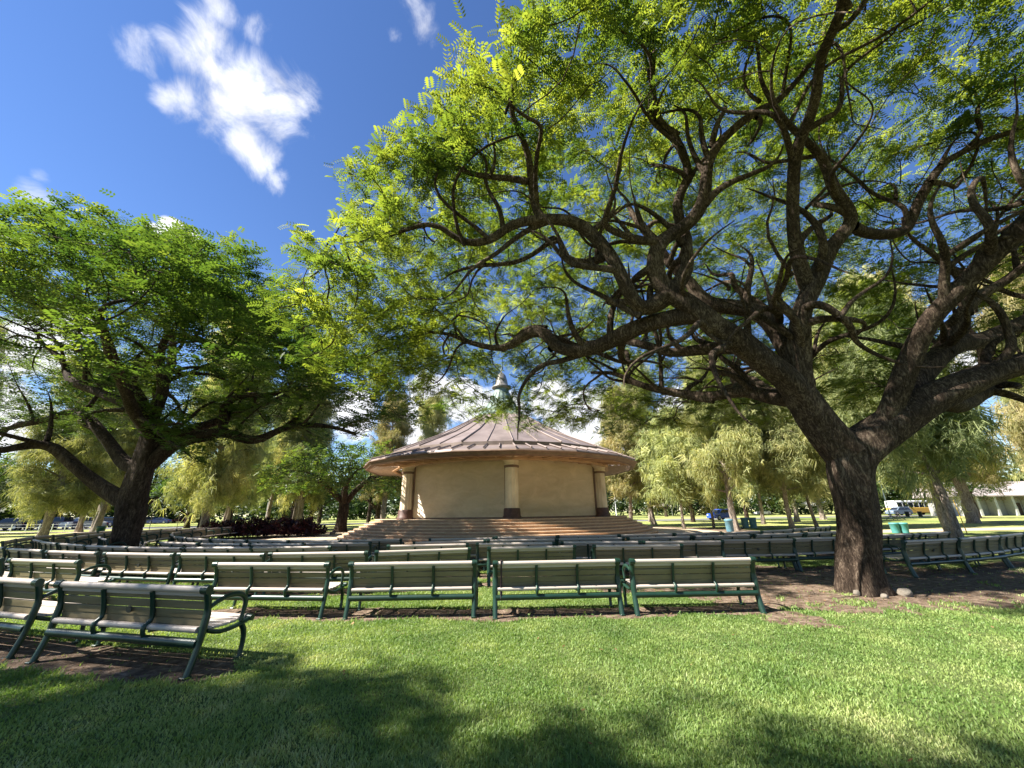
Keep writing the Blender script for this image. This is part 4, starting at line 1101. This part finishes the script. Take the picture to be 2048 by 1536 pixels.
iron(1, 21.3, 19.9, .85, 0.0, 'slender pale leaning ironwood in front of the thick dark one, right')
iron(0, 18.0, 33.2, .85, 2.6, 'gnarled pale ironwood next to the blue litter bin')
iron(1, 22.6, 33.4, .95, 3.5, 'leaning slim ironwood left of the big rain tree trunk')
iron(3, 18.6, 38.2, 1.15, 1.0, 'small straight yellowish ironwood behind the blue litter bin')
iron(3, 15.0, 36.3, 1.1, 4.0, 'small yellowish ironwood at the edge of the paved apron')
iron(4, 16.6, 48.5, .8, .5, 'tall weeping ironwood to the right of the bandstand roof')
iron(2, 20.8, 62.0, .8, 2.0, 'tall far ironwood with a pale forked trunk beyond the bandstand')
iron(3, 25.5, 34.5, 1.2, 5.0, 'short bushy ironwood touching the big rain tree trunk')
iron(1, 28.0, 46.0, 1.0, 1.4, 'slim upright ironwood by the road, behind the twin litter bins')
iron(0, 36.0, 52.0, 1.0, 4.4, 'ironwood beyond the bins, half hidden by the big trunk')
iron(2, 46.0, 41.0, .95, 2.2, 'tall weeping ironwood on the far lawn near the restroom building')
iron(2, 45.0, 30.5, 1.0, 5.2, 'large weeping ironwood at the right edge, above the far benches')
iron(0, 60.0, 70.0, 1.1, 3.0, 'ironwood beside the yellow bus')
iron(4, 47.0, 62.0, 1.0, 1.0, 'tall ironwood between bus and road')
iron(2, 62.0, 44.0, 1.0, 4.0, 'tall drooping ironwood left of the restroom roof')
iron(1, 12.6, 44.0, .95, 2.0, 'slim ironwood just behind the bandstand stage')
iron(4, -23.6, 31.2, .85, 1.0, 'stout ironwood with leafy sprouts on its trunk beside the red hedge')
iron(0, -26.6, 49.0, .9, .7, 'ironwood with a dark straight trunk behind the red hedge')
iron(2, -24.0, 45.5, .75, 3.0, 'ironwood with a pale forked trunk right of the red hedge')
iron(4, -52.0, 49.0, .9, 2.0, 'wide drooping ironwood in front of the parked cars')
iron(2, -45.0, 44.0, .9, 4.0, 'ironwood with a white root flare left of the round tree trunk')
iron(4, -38.0, 33.0, .75, 5.0, 'drooping ironwood whose branches reach down over the side benches')
iron(4, -31.0, 44.0, .85, .2, 'bushy ironwood behind the round tree')
iron(0, -34.0, 56.0, .95, 1.9, 'ironwood with ivy-covered foot on the sunny far lawn')
iron(4, -57.0, 37.0, .9, 3.3, 'tall ironwood at the far left edge')
iron(4, -12.5, 60.0, .85, .9, 'pale feathery ironwood showing above the left of the bandstand roof')
iron(2, -18.0, 56.0, .85, 5.1, 'old ironwood far behind the low spreading tree')
for k in range(len(IW)): assert k in IW_used

# ---- dense dark trees that close the view
def make_bush_tree(seed, H, rad, tr=.35, n=2600, sz=.5, z0=2.2, mat='leaf_dark'):
    rg = np.random.default_rng(seed); root = empty('broadleaf_tree')
    f = MB(); f.tube([(0, 0, -.2), (.1, 0, H * .25), (0, .2, H * .5), (.1, .1, H * .8)], [tr * 1.2, tr, tr * .6, tr * .15], 10)
    for a in range(7):
        an = a * .9; f.tube([(.05, 0, H * (.18 + .05 * a)), (math.cos(an) * rad * .3, math.sin(an) * rad * .3, H * (.32 + .05 * a)), (math.cos(an) * rad * .65, math.sin(an) * rad * .65, H * (.42 + .05 * a))], [tr * .45, tr * .3, tr * .08], 6)
    f.build('trunk', M['bark_l'], root)
    # clumps
    C = []
    for _ in range(36):
        u = rg.normal(size=3); u /= np.linalg.norm(u); s = rg.random() ** .4
        C.append((u * s * np.array([rad * .82, rad * .82, (H - z0) * .42]) + np.array([0, 0, z0 + (H - z0) * .52]), rad * (.22 + .16 * rg.random())))
    pos = []; ti = []
    for c, r in C:
        m = n // len(C); u = rg.normal(size=(m, 3)); u /= np.linalg.norm(u, axis=1)[:, None]; u[:, 2] = np.abs(u[:, 2]) * .8 - .2
        pos.append(c + u * r * (.75 + .35 * rg.random((m, 1)))); ti.append(np.full(m, rg.random() * .6) + .4 * rg.random(m))
    pos = np.concatenate(pos); ti = np.concatenate(ti)
    T = frond_template(2, sz, sz * .28, sz * .5, .3)
    V, F, t_ = scatter_fronds(pos, T, rg, (.7, 1.3), .5, None, ti, 0)
    mesh_np('foliage', V, F, M[mat], root, attrs={'tint': t_})
    return root
BT = [make_bush_tree(71, 12, 6.5), make_bush_tree(72, 9, 5.5, mat='leaf_l'), make_bush_tree(73, 15, 7.5)]
bt_used = set()
def bush(kind, x, y, s, rz, label, cat='tree', group='trees closing the view behind the park'):
    o = BT[kind] if kind not in bt_used else copy_tree(BT[kind]); bt_used.add(kind)
    o.location = (x, y, 0); o.rotation_euler = (0, 0, rz); o.scale = (s, s, s * 1.0); tag(o, label, cat, group)
PLACE = [(-120, 78), (-104, 88), (-88, 82), (-72, 90), (-56, 80), (-44, 92), (-30, 84), (-16, 96), (-6, 86), (10, 98), (24, 108), (42, 112), (58, 116), (76, 112), (96, 104), (116, 100), (132, 88), (-136, 66), (-80, 60), (-64, 70), (-38, 70), (-22, 66), (-12, 74), (14, 82), (-48, 60)]
KIND = ['dark bushy tree', 'mid-green round tree', 'tall dark tree']
rgp = random.Random(4)
WHERE = ['beyond the far left end of the car park', 'behind the leftmost parked cars', 'behind the car park, second from the far left', 'behind the middle of the car park', 'behind the right part of the car park', 'far behind the round rain tree', 'far behind the red hedge, farthest row', 'far behind the low spreading tree, farthest row', 'behind the left side of the bandstand', 'directly behind the bandstand',
 'behind the right side of the bandstand, across the road', 'across the road, left of the white car', 'across the road behind the white car', 'across the road, left of the bus', 'behind the yellow bus', 'behind the left end of the restroom building', 'behind the restroom roof', 'at the extreme left edge of the view', 'on the lawn edge before the leftmost cars', 'at the car park edge, left of the round tree', 'behind the trunk of the round rain tree', 'behind the red hedge, nearer row', 'behind the low spreading tree, nearer row', 'right behind the bandstand by the road', 'on the grass behind the side benches']
for i, (x, y) in enumerate(PLACE):
    k = [0, 2, 1][i % 3] if i < 18 else [1, 0, 1][i % 3]
    bush(k, x, y, 1.0 + .25 * rgp.random(), rgp.random() * 6.28, KIND[k] + ' ' + WHERE[i])

def far_woods():
    rg = np.random.default_rng(91); pos = []
    for k in range(150):
        th = R(-80 + 160 * (k + rg.random()) / 150); D = rg.uniform(135, 175); h = rg.uniform(7, 15); r = rg.uniform(5, 9)
        u = rg.normal(size=(150, 3)); u /= np.linalg.norm(u, axis=1)[:, None]
        pos.append(u * np.array([r, r, h * .5]) * rg.uniform(.6, 1.05, (150, 1)) + np.array([D * math.sin(th), D * math.cos(th), h * .52]))
    pos = np.concatenate(pos)
    V, F, t_ = scatter_fronds(pos, frond_template(2, 1.6, .6, .9, .3), rg, (.8, 1.5), .6)
    o = mesh_np('far_woods', V, F, M['leaf_dark'], attrs={'tint': t_}); tag(o, 'distant belt of trees closing the horizon', 'woods', kind='stuff')
far_woods()
for x, y, s_, k, lb_ in ((10.5, 47, .62, 0, 'dark green tree filling the gap just right of the bandstand columns'), (25, 57, .75, 1, 'mid-green round tree behind the slim ironwoods, right of the bandstand'), (36, 63, .8, 0, 'dark bushy tree on the near side of the road, right'), (50, 60, .75, 1, 'green round tree left of the bus on the lawn edge'), (-28, 56, .8, 0, 'dark bushy tree on the lawn behind the red hedge'), (-40, 52, .75, 1, 'round green tree on the lawn behind the round rain tree'), (66, 58, .7, 0, 'dark bushy tree just left of the restroom building'), (-62, 46, .8, 0, 'dark bushy tree at the left edge before the fence'), (-30, -14, 1.0, 0, 'unseen bushy tree added behind the camera for shade, far left'), (-3, -22, 1.1, 2, 'unseen tall dark tree added straight behind the camera for shade'), (20, -15, 1.0, 1, 'unseen round tree added behind the camera for shade, on the right')):  # trees behind the camera are unseen, added to cut sky fill on the benches
    bush(k, x, y, s_, .7, lb_)

make_weeds()

# ------------------------------------------------------------------ small things in the park
def simple(name, c1, c2, rough=.5, **k): return mat_noise(name, c1, c2, 4, rough, None, k.get('metallic', 0), k.get('b', .05), 25, k.get('spec', .5))
M['glass'] = simple('dark_glass', (.01, .012, .016), (.03, .035, .045), .08)
M['tyre'] = simple('rubber', (.012, .012, .012), (.025, .025, .025), .85)
M['hub'] = simple('wheel_metal', (.35, .35, .36), (.5, .5, .52), .35, metallic=.6)
M['lampg'] = simple('clear_lamp', (.6, .6, .58), (.8, .8, .78), .15)
M['tail'] = simple('red_lamp', (.3, .01, .01), (.45, .02, .02), .2)
M['white'] = simple('white_paint', (.66, .66, .63), (.80, .80, .77), .45)
M['wall'] = simple('grey_block_wall', (.22, .215, .20), (.32, .31, .29), .85, b=.2)
M['pillar'] = simple('pillar_blocks', (.36, .35, .32), (.52, .50, .46), .85, b=.2)
M['rooft'] = simple('pinkish_roof', (.30, .25, .235), (.42, .36, .34), .8, b=.3)
M['door'] = simple('dark_door', (.035, .02, .016), (.06, .035, .028), .5)
M['bin'] = simple('blue_plastic', (.06, .15, .20), (.11, .24, .30), .5)
M['bint'] = simple('teal_plastic', (.05, .20, .20), (.09, .30, .29), .5)
M['binb'] = simple('black_plastic', (.012, .012, .014), (.03, .03, .03), .5)
M['ing'] = simple('dark_green_plastic', (.01, .06, .04), (.02, .10, .07), .5)
M['rock'] = mat_noise('boulder', (.10, .085, .07), (.30, .26, .21), 3, .9, None, 0, .6, 12, .2)
M['canvas'] = simple('white_canvas', (.62, .62, .60), (.78, .78, .75), .7)
M['tan'] = simple('tan_canvas', (.36, .32, .26), (.48, .43, .36), .8)
M['yellow'] = simple('yellow_paint', (.55, .33, .05), (.68, .42, .08), .45)
M['wood'] = simple('weathered_wood', (.16, .12, .08), (.30, .24, .17), .85, b=.2)
M['strap'] = simple('dark_strap', (.02, .008, .012), (.05, .02, .03), .6)
M['cloth'] = simple('pale_cloth', (.55, .50, .44), (.72, .66, .58), .9)

def wheel(parent, x, y, r, w):
    f = MB(); f.tube([(x, y - w / 2, r), (x, y - w / 2 + .03, r), (x, y + w / 2 - .03, r), (x, y + w / 2, r)], [r * .9, r, r, r * .9], 20); o = f.build('wheel', M['tyre'], parent)
    f = MB(); sd = 1 if y > 0 else -1; f.tube([(x, y + sd * w / 2, r), (x, y + sd * (w / 2 + .012), r)], [r * .62, r * .55], 16); f.build('rim', M['hub'], o)
def car(paint, style='sedan'):
    root = empty('parked_car')
    L, Wd = (4.5, 1.8)
    if style == 'suv':
        low = [(-2.25, .35), (-2.28, .75), (-2.2, 1.0), (-1.2, 1.08), (2.1, 1.1), (2.25, .9), (2.28, .4), (2.1, .3), (-2.1, .3)]
        cab = [(-1.25, 1.06), (-.55, 1.62), (-.2, 1.70), (1.75, 1.68), (2.12, 1.08)]
    elif style == 'pickup':
        low = [(-2.5, .42), (-2.52, .85), (-2.4, 1.08), (-1.3, 1.12), (2.55, 1.14), (2.6, .5), (2.4, .38), (-2.3, .38)]
        cab = [(-1.35, 1.10), (-.6, 1.72), (-.3, 1.80), (.85, 1.78), (1.0, 1.12)]
    else:
        low = [(-2.2, .30), (-2.25, .6), (-2.15, .80), (-1.1, .93), (1.5, .95), (2.15, .88), (2.25, .5), (2.15, .28), (-2.1, .26)]
        cab = [(-1.2, .92), (-.4, 1.36), (-.05, 1.44), (.8, 1.42), (1.75, .94)]
    f = MB(); h = Wd / 2
    def shell(outline, w0, w1, zc):
        n = len(outline); rows_ = []
        cx = sum(p[0] for p in outline) / n; cz = sum(p[1] for p in outline) / n
        vs = []
        for y, s_ in ((-w0, .965), (-w0 + .07 - 0, 1.0), (w0 - .07, 1.0), (w0, .965)):
            for a, b_ in outline:
                t_ = (b_ - zc) if b_ > zc else 0
                yy = y * (1 - w1 * max(t_, 0)); vs.append((cx + (a - cx) * s_, yy, cz + (b_ - cz) * s_))
        fs = [(r_ * n + i, r_ * n + (i + 1) % n, (r_ + 1) * n + (i + 1) % n, (r_ + 1) * n + i) for r_ in range(3) for i in range(n)]
        fs += [tuple(range(n - 1, -1, -1)), tuple(range(3 * n, 4 * n))]; return vs, fs
    v, q = shell(low, h, .0, 9); f.add(v, q)
    v, q = shell(cab, h - .02, .28, cab[0][1]); f.add(v, q)
    f.build('body', paint, root)
    f = MB(); zc = cab[0][1]
    cx = sum(p[0] for p in cab) / len(cab); zt = max(p[1] for p in cab)
    gl = [(cx + (a - cx) * .88, zc + .05 + (b_ - zc) * .80) for a, b_ in cab]
    v, q = shell(gl, h + .0, .28, zc); f.add([(p[0], p[1] * 1.012, p[2]) for p in v], q)
    for i0, i1 in ((0, 1), (len(cab) - 2, len(cab) - 1)):
        (a0, b0_), (a1, b1) = cab[i0], cab[i1]; sx_ = -1 if i0 == 0 else 1
        pts = []
        for t_ in (.08, .92):
            a = a0 + (a1 - a0) * t_; b_ = b0_ + (b1 - b0_) * t_; w = (h - .14) * (1 - .28 * (b_ - zc)); pts.append((a + sx_ * .012, w, b_ + .012))
        f.add([(pts[0][0], -pts[0][1], pts[0][2]), (pts[0][0], pts[0][1], pts[0][2]), (pts[1][0], pts[1][1], pts[1][2]), (pts[1][0], -pts[1][1], pts[1][2])], [(0, 1, 2, 3)])
    f.build('windows', M['glass'], root)
    r = .34 if style == 'sedan' else .39
    for x in (-1.42, 1.42 if style != 'pickup' else 1.6):
        for y in (-h + .08, h - .08): wheel(root, x, y, r, .22)
    x0, z0 = low[1][0], low[1][1]
    for y in (-.62, .62):
        f = MB(); f.box((x0 + .03, y, z0 + .02), (.10, .34, .14), bev=.03); f.build('headlight', M['lampg'], root)
        f = MB(); f.box((-x0 - .04, y * 1.1, z0 + .12), (.10, .22, .2), bev=.03); f.build('tail_light', M['tail'], root)
    return root
PAINTS = {}
def paint(n, c):
    if n not in PAINTS: PAINTS[n] = simple('paint_' + n, c, tuple(min(1, v * 1.25 + .004) for v in c), .22, spec=.6, b=0)
    return PAINTS[n]
CARS = [(18, 1061, 'navy', (.012, .018, .06), 'suv', .1, 'dark navy parked car at the far left behind the post fence'),
 (70, 1060, 'ink', (.012, .014, .03), 'sedan', .05, 'low blackish-blue parked car, second from the far left'),
 (118, 1059, 'violet', (.03, .02, .07), 'pickup', .1, 'deep purple-blue pickup between the drooping ironwoods'),
 (160, 1058, 'silver', (.42, .43, .45), 'suv', 1.45, 'silver parked car seen end-on beside an ironwood trunk'),
 (176, 1056, 'pearl', (.60, .60, .58), 'sedan', .1, 'white parked car between two ironwood trunks on the left'),
 (212, 1055, 'deepblue', (.01, .025, .07), 'suv', .0, 'dark blue parked car just left of the round tree trunk'),
 (291, 1048, 'charcoal', (.02, .02, .025), 'suv', .2, 'charcoal parked car just right of the round tree trunk'),
 (318, 1048, 'cobalt', (.03, .05, .22), 'sedan', .2, 'blue parked car on the sunny lawn edge'),
 (354, 1046, 'maroon', (.16, .01, .015), 'sedan', .2, 'dark red parked car left of the stout ironwood'),
 (470, 1042, 'grey', (.10, .10, .11), 'sedan', .2, 'grey parked car glimpsed above the left end of the red hedge'),
 (570, 1040, 'ash', (.45, .45, .46), 'sedan', .2, 'pale parked car above the right end of the red hedge'),
 (645, 1039, 'sky', (.30, .40, .48), 'suv', .2, 'pale blue parked car beyond the boulders'),
 (1525, 1030, 'white', (.66, .66, .64), 'sedan', .15, 'white car on the road, right of the bandstand'),
 (1443, 1040, 'blue', (.02, .07, .42), 'suv', .4, 'bright blue car behind the gnarled pale ironwood'),
 (1800, 1031, 'bluegrey', (.12, .16, .2), 'suv', .1, 'blue-grey car parked in front of the yellow bus')]
for x, y, n_, c, st, rz, lb_ in CARS:
    p = ground_at(x, y); o = car(paint(n_, c), st); o.location = (p.x, p.y, .02); o.rotation_euler = (0, 0, rz)
    tag(o, lb_, 'car', 'cars parked round the park')

# yellow and white bus
bus = empty('bus', tuple(ground_at(1832, 1030.0)), .12, label='long yellow and white bus with a dark window band, far right', cat='bus')
f = MB(); f.box((0, 0, 1.05), (11, 2.5, 1.1), bev=.12); f.build('lower_body', M['yellow'], bus)
f = MB(); f.box((0, 0, 2.75), (10.9, 2.46, .5), bev=.15)
for k in range(9): f.box((-5.3 + k * 1.325, 0, 2.1), (.12, 2.44, 1.0))
f.build('upper_body', M['white'], bus)
f = MB(); f.box((0, 0, 2.06), (10.7, 2.40, .92)); f.build('windows', M['glass'], bus)
for x in (-3.4, 3.3):
    for y in (-1.12, 1.12): wheel(bus, x, y, .48, .28)

# restroom building
g0 = ground_at(1912, 1032.5)
rb = empty('restroom_building', (g0.x, g0.y, 0), -.06, label='low grey park restroom building with breeze-block pillars and pinkish roof', cat='building')
f = MB(); f.box((11, 2.6, 1.6), (21.4, 4.4, 3.2)); f.build('wall', M['wall'], rb)
for k in range(8):
    f = MB(); f.box((.6 + k * 2.9, -.35, 1.62), (.42, 1.4, 3.24), bev=.02); f.build('pillar', M['pillar'], rb)
f = MB()
for k in range(7):
    for q in range(4):
        x = .95 + k * 2.9 + q * .62
        for s_ in (-1, 1): f.tube([(x, -.2, 2.82 + .28 * s_ * -1), (x + .56, -.2, 2.82 + .28 * s_)], .03, 4, False)
f.build('frieze_bracing', M['trim'], rb)
f = MB(); f.box((1.2 + 2.9 * 3 + 1.2, .36, 1.06), (1.15, .08, 2.12)); d_ = f.build('door', M['door'], rb); f = MB(); f.box((1.2 + 2.9 * 3 + 1.1, .30, 1.2), (.08, .05, .6)); f.build('handle', M['hub'], d_)
f = MB(); f.prism([(-1.6, 3.24), (-1.6, 3.42), (2.0, 5.9), (5.2, 5.9), (6.4, 3.42), (6.4, 3.24)], -.6, 22.6, axis='x'); f.build('roof', M['rooft'], rb)

# shelters
def shelter(px, py, w, h, mat, label, name='canopy_tent'):
    p = ground_at(px, py); t_ = empty(name, (p.x, p.y, 0), .1, label=label, cat='tent', group='white and tan canopies far away')
    f = MB(); a = w / 2; v = [(-a, -a, h), (a, -a, h), (a, a, h), (-a, a, h), (0, 0, h + w * .28), (-a, -a, h - .35), (a, -a, h - .35), (a, a, h - .35), (-a, a, h - .35)]
    f.add(v, [(0, 1, 4), (1, 2, 4), (2, 3, 4), (3, 0, 4), (0, 5, 6, 1), (1, 6, 7, 2), (2, 7, 8, 3), (3, 8, 5, 0)]); f.build('canopy', mat, t_)
    for sx_ in (-1, 1):
        for sy_ in (-1, 1): f = MB(); f.tube([(sx_ * (a - .1), sy_ * (a - .1), 0), (sx_ * (a - .1), sy_ * (a - .1), h)], .06, 6); f.build('pole', M['hub'], t_)
shelter(1600, 1029, 6.5, 2.7, M['canvas'], 'white canopy left of the pair seen beyond the leaning ironwood')
shelter(1650, 1028.5, 6.5, 2.6, M['canvas'], 'white canopy right of the pair, next to the big trunk')
shelter(1323, 1032, 5.0, 3.0, M['tan'], 'tan pyramid canopy beyond the weeping ironwoods')

# lamp posts
def lamp(px, Y, H, label):
    p = at_depth(px, 1020, Y); t_ = empty('lamp_post', (p.x, Y, 0), label=label, cat='lamp post', group='slim white lamp posts')
    f = MB(); f.tube([(0, 0, 0), (0, 0, .3), (0, 0, H)], [.12, .09, .07], 10); f.build('pole', M['canvas'], t_)
    f = MB(); f.lathe([(.05, H), (.28, H + .08), (.30, H + .20), (.12, H + .30), (.01, H + .33)], 14); f.build('lamp_head', M['canvas'], t_)
lamp(1232, 76, 5.0, 'white lamp post right beside the bandstand')
lamp(534, 92, 4.8, 'white lamp post standing above the red hedge')
lamp(1777, 66, 5.5, 'pale lamp post in front of the yellow bus')

# litter bins
def bin_(px, py, mat, label, h=.92, r=.29, dx=0):
    p = ground_at(px, py); t_ = empty('litter_bin', (p.x + dx, p.y, 0), label=label, cat='bin')
    f = MB(); f.lathe([(r * .86, .03), (r * .9, .1), (r, h * .86), (r * 1.04, h * .87)], 20); f.build('barrel', mat, t_)
    f = MB(); f.lathe([(r * 1.08, h * .87), (r * 1.1, h * .93), (r * 1.0, h), (r * .5, h), (r * .45, h * .9), (.01, h * .88)], 20); f.build('rim', mat, t_)
bin_(1461, 1064, M['bin'], 'blue litter bin beside the gnarled pale ironwood')
bin_(1492, 1057, M['bin'], 'left one of the pair of small blue-grey bins on the path edge')
bin_(1508, 1057, M['bin'], 'right one of the pair of small blue-grey bins on the path edge')
bin_(1793, 1067, M['bint'], 'left one of the two teal bins on the right lawn', .66, .24)
bin_(1811, 1067, M['bint'], 'right one of the two teal bins on the right lawn', .66, .24)
bin_(1816, 1034, M['binb'], 'black bin near the yellow bus, left one')
bin_(1842, 1034, M['binb'], 'black leaning bin near the yellow bus, right one')
bin_(197, 1075, M['ing'], 'dark green bin just left of the round tree trunk')

# boulders
def boulder(px, py, s, label):
    p = ground_at(px, py); rg_ = np.random.default_rng(int(px)); import bmesh
    bm = bmesh.new(); bmesh.ops.create_icosphere(bm, subdivisions=3, radius=s)
    for v_ in bm.verts:
        n_ = mnoise.noise(v_.co * 1.6 / s + Vector((px, 0, 0))); v_.co *= 1 + .22 * n_; v_.co.z *= .8
    me = bpy.data.meshes.new('boulder'); bm.to_mesh(me); bm.free()
    o = link_mesh('boulder', me, M['rock'], smooth=True); o.location = (p.x, p.y, s * .45); tag(o, label, 'boulder' if s > .2 else 'stone', 'boulders at the foot of the low tree' if s > .2 else 'stones round the big trunk')
boulder(622, 1072, .42, 'tan rounded boulder nearest the red hedge')
boulder(641, 1069, .38, 'grey upright boulder between the tan one and the trunk')
boulder(618, 1060, .45, 'dark boulder behind the other two')
boulder(665, 1070, .25, 'small flat boulder nearest the low spreading tree')

for px, py, s_, lb_ in ((1716, 1190, .07, 'small reddish stone at the front left of the big trunk'), (1788, 1188, .09, 'pale stone at the right foot of the big trunk'), (1812, 1192, .11, 'larger flat stone right of the big trunk, farthest from it'), (1770, 1196, .06, 'tiny stone in front of the big trunk, right of centre')):
    boulder(px, py, s_, lb_)
# dark red hedge plants
def red_shrub(x, y, s, label, seed):
    rg = np.random.default_rng(seed); root = empty('red_shrub', (x, y, 0), label=label, cat='shrub', group='dark red shrubs in a clump')
    u = rg.normal(size=(1100, 3)); u /= np.linalg.norm(u, axis=1)[:, None]; u[:, 2] = np.abs(u[:, 2])
    pos = u * np.array([1.6, 1.1, 1.05]) * (.45 + .6 * rg.random((1100, 1)) ** .5) * s * (1 + .15 * np.sin(u[:, :1] * 9)) + np.array([0, 0, .15])
    T = np.array([[(0, -.03, 0), (.12, -.045, .05), (.30, 0, 0), (.12, .045, .05)], [(0, .03, 0), (-.02, .10, .1), (.02, .26, .12), (.07, .09, .08)]])
    V, F, t_ = scatter_fronds(pos, T, rg, (.7, 1.3), .7, np.arctan2(u[:, 1], u[:, 0]), None, .6)
    mesh_np('foliage', V, F, M['leaf_red'], root, attrs={'tint': t_})
    f = MB()
    for k in range(7): a = k * .9; f.tube([(math.cos(a) * .15, math.sin(a) * .15, -.1), (math.cos(a) * .5 * s, math.sin(a) * .4 * s, .9 * s)], [.03, .012], 5)
    f.build('stem', M['bark_l'], root)
for i, (x, y, s) in enumerate([(-22.2, 31.2, .95), (-20.3, 31.6, 1.05), (-18.3, 32.0, 1.15), (-16.9, 32.6, 1.0)]):
    red_shrub(x, y, s, 'dark red shrub, %s in the hedge left of the bandstand' % ['leftmost', 'second from the left', 'third from the left', 'rightmost'][i], 300 + i)

# post and cable fence before the cars
fp = [ground_at(x, 1063.5 - .01 * x) for x in (-40, -12, 20, 50, 76, 102, 128, 154, 180)]
fr_ = empty('post_fence', tuple(fp[0]), label='low white post and cable fence before the parked cars', cat='fence')
for p in fp:
    q = p - fp[0]; f = MB(); f.box((q.x, q.y, .45), (.09, .09, .95), bev=.015); f.build('post', M['canvas'], fr_)
f = MB()
for z in (.5, .85): f.tube([(p.x - fp[0].x, p.y - fp[0].y, z) for p in fp], .012, 5)
f.build('cable', M['hub'], fr_)

# picnic table
p = ground_at(1792, 1040); pt = empty('picnic_table', (p.x, p.y, 0), .3, label='wooden picnic table on the lawn before the road', cat='table')
f = MB()
for k in range(5): f.box((0, -.32 + .16 * k, .75), (1.9, .14, .04), bev=.005)
f.build('table_top', M['wood'], pt)
for s_ in (-1, 1): f = MB(); f.box((0, s_ * .72, .45), (1.9, .26, .04), bev=.005); f.build('bench_seat', M['wood'], pt)
for s_ in (-1, 1): f = MB(); f.tube([(s_ * .7, -.7, 0), (s_ * .7, .1, .73)], .04, 4); f.tube([(s_ * .7, .7, 0), (s_ * .7, -.1, .73)], .04, 4); f.box((s_ * .7, 0, .42), (.05, 1.5, .07)); f.build('trestle', M['wood'], pt)
# stakes
for px, py, lb_ in ((1935, 1068, 'thin yellow stake on the sunny right lawn'), (297, 1066, 'thin grey stake right of the round tree trunk'), (352, 1066, 'thin brown stake before the stout ironwood')):
    p = ground_at(px, py); f = MB(); f.tube([(0, 0, -.1), (-.12, 0, 2.0)], [.03, .025], 6); o = f.build('stake', M['yellow'] if 'yellow' in lb_ else M['wood'], None); o.location = (p.x, p.y, 0); tag(o, lb_, 'stake')
# strap tied round one backrest, bundle on another seat
bq = sorted(ROWS['front'])[5]; a = R(bq[2]); zz = float(height(np.array([[bq[0], bq[1]]]))[0])
f = MB(); x = -.93
SO = 1
loop = [(x, -.128, .80), (x, -.118, .845), (x, -.07, .848), (x, -.035, .80), (x, -.005, .70), (x, .035, .56), (x, .045, .45), (x, .03, .36), (x, -.04, .25), (x, -.095, .28), (x, -.06, .40), (x, -.055, .50), (x, -.075, .62), (x, -.108, .74), (x, -.128, .80)]
for i in range(len(loop) - 1): 
    A, B_ = Vector(loop[i]), Vector(loop[i + 1]); f.tube([A, B_], .012, 6, flat=(1.8, .35))
o = f.build('strap', M['strap'], None); o.location = (bq[0] - .085 * math.sin(a), bq[1] + .085 * math.cos(a), zz); o.rotation_euler = (0, 0, a); tag(o, 'dark strap looped round the backrest of a front row bench', 'strap')
bq = sorted(ROWS['front'])[2]; a = R(bq[2]); zz = float(height(np.array([[bq[0], bq[1]]]))[0])
f = MB(); f.tube([(-.98, .2, .50), (-.90, .2, .50), (-.75, .21, .505), (-.62, .22, .50), (-.55, .22, .49)], [.03, .075, .082, .07, .03], 12, flat=(1, .85)); f.tube([(-.93, .22, .49), (-.88, .22, .49)], [.085, .085], 12)
o = f.build('cloth_bundle', M['cloth'], None); o.location = (bq[0] - .085 * math.sin(a), bq[1] + .085 * math.cos(a), zz); o.rotation_euler = (0, 0, a); tag(o, 'pale rolled cloth bundle lying on a bench seat, left', 'bundle')
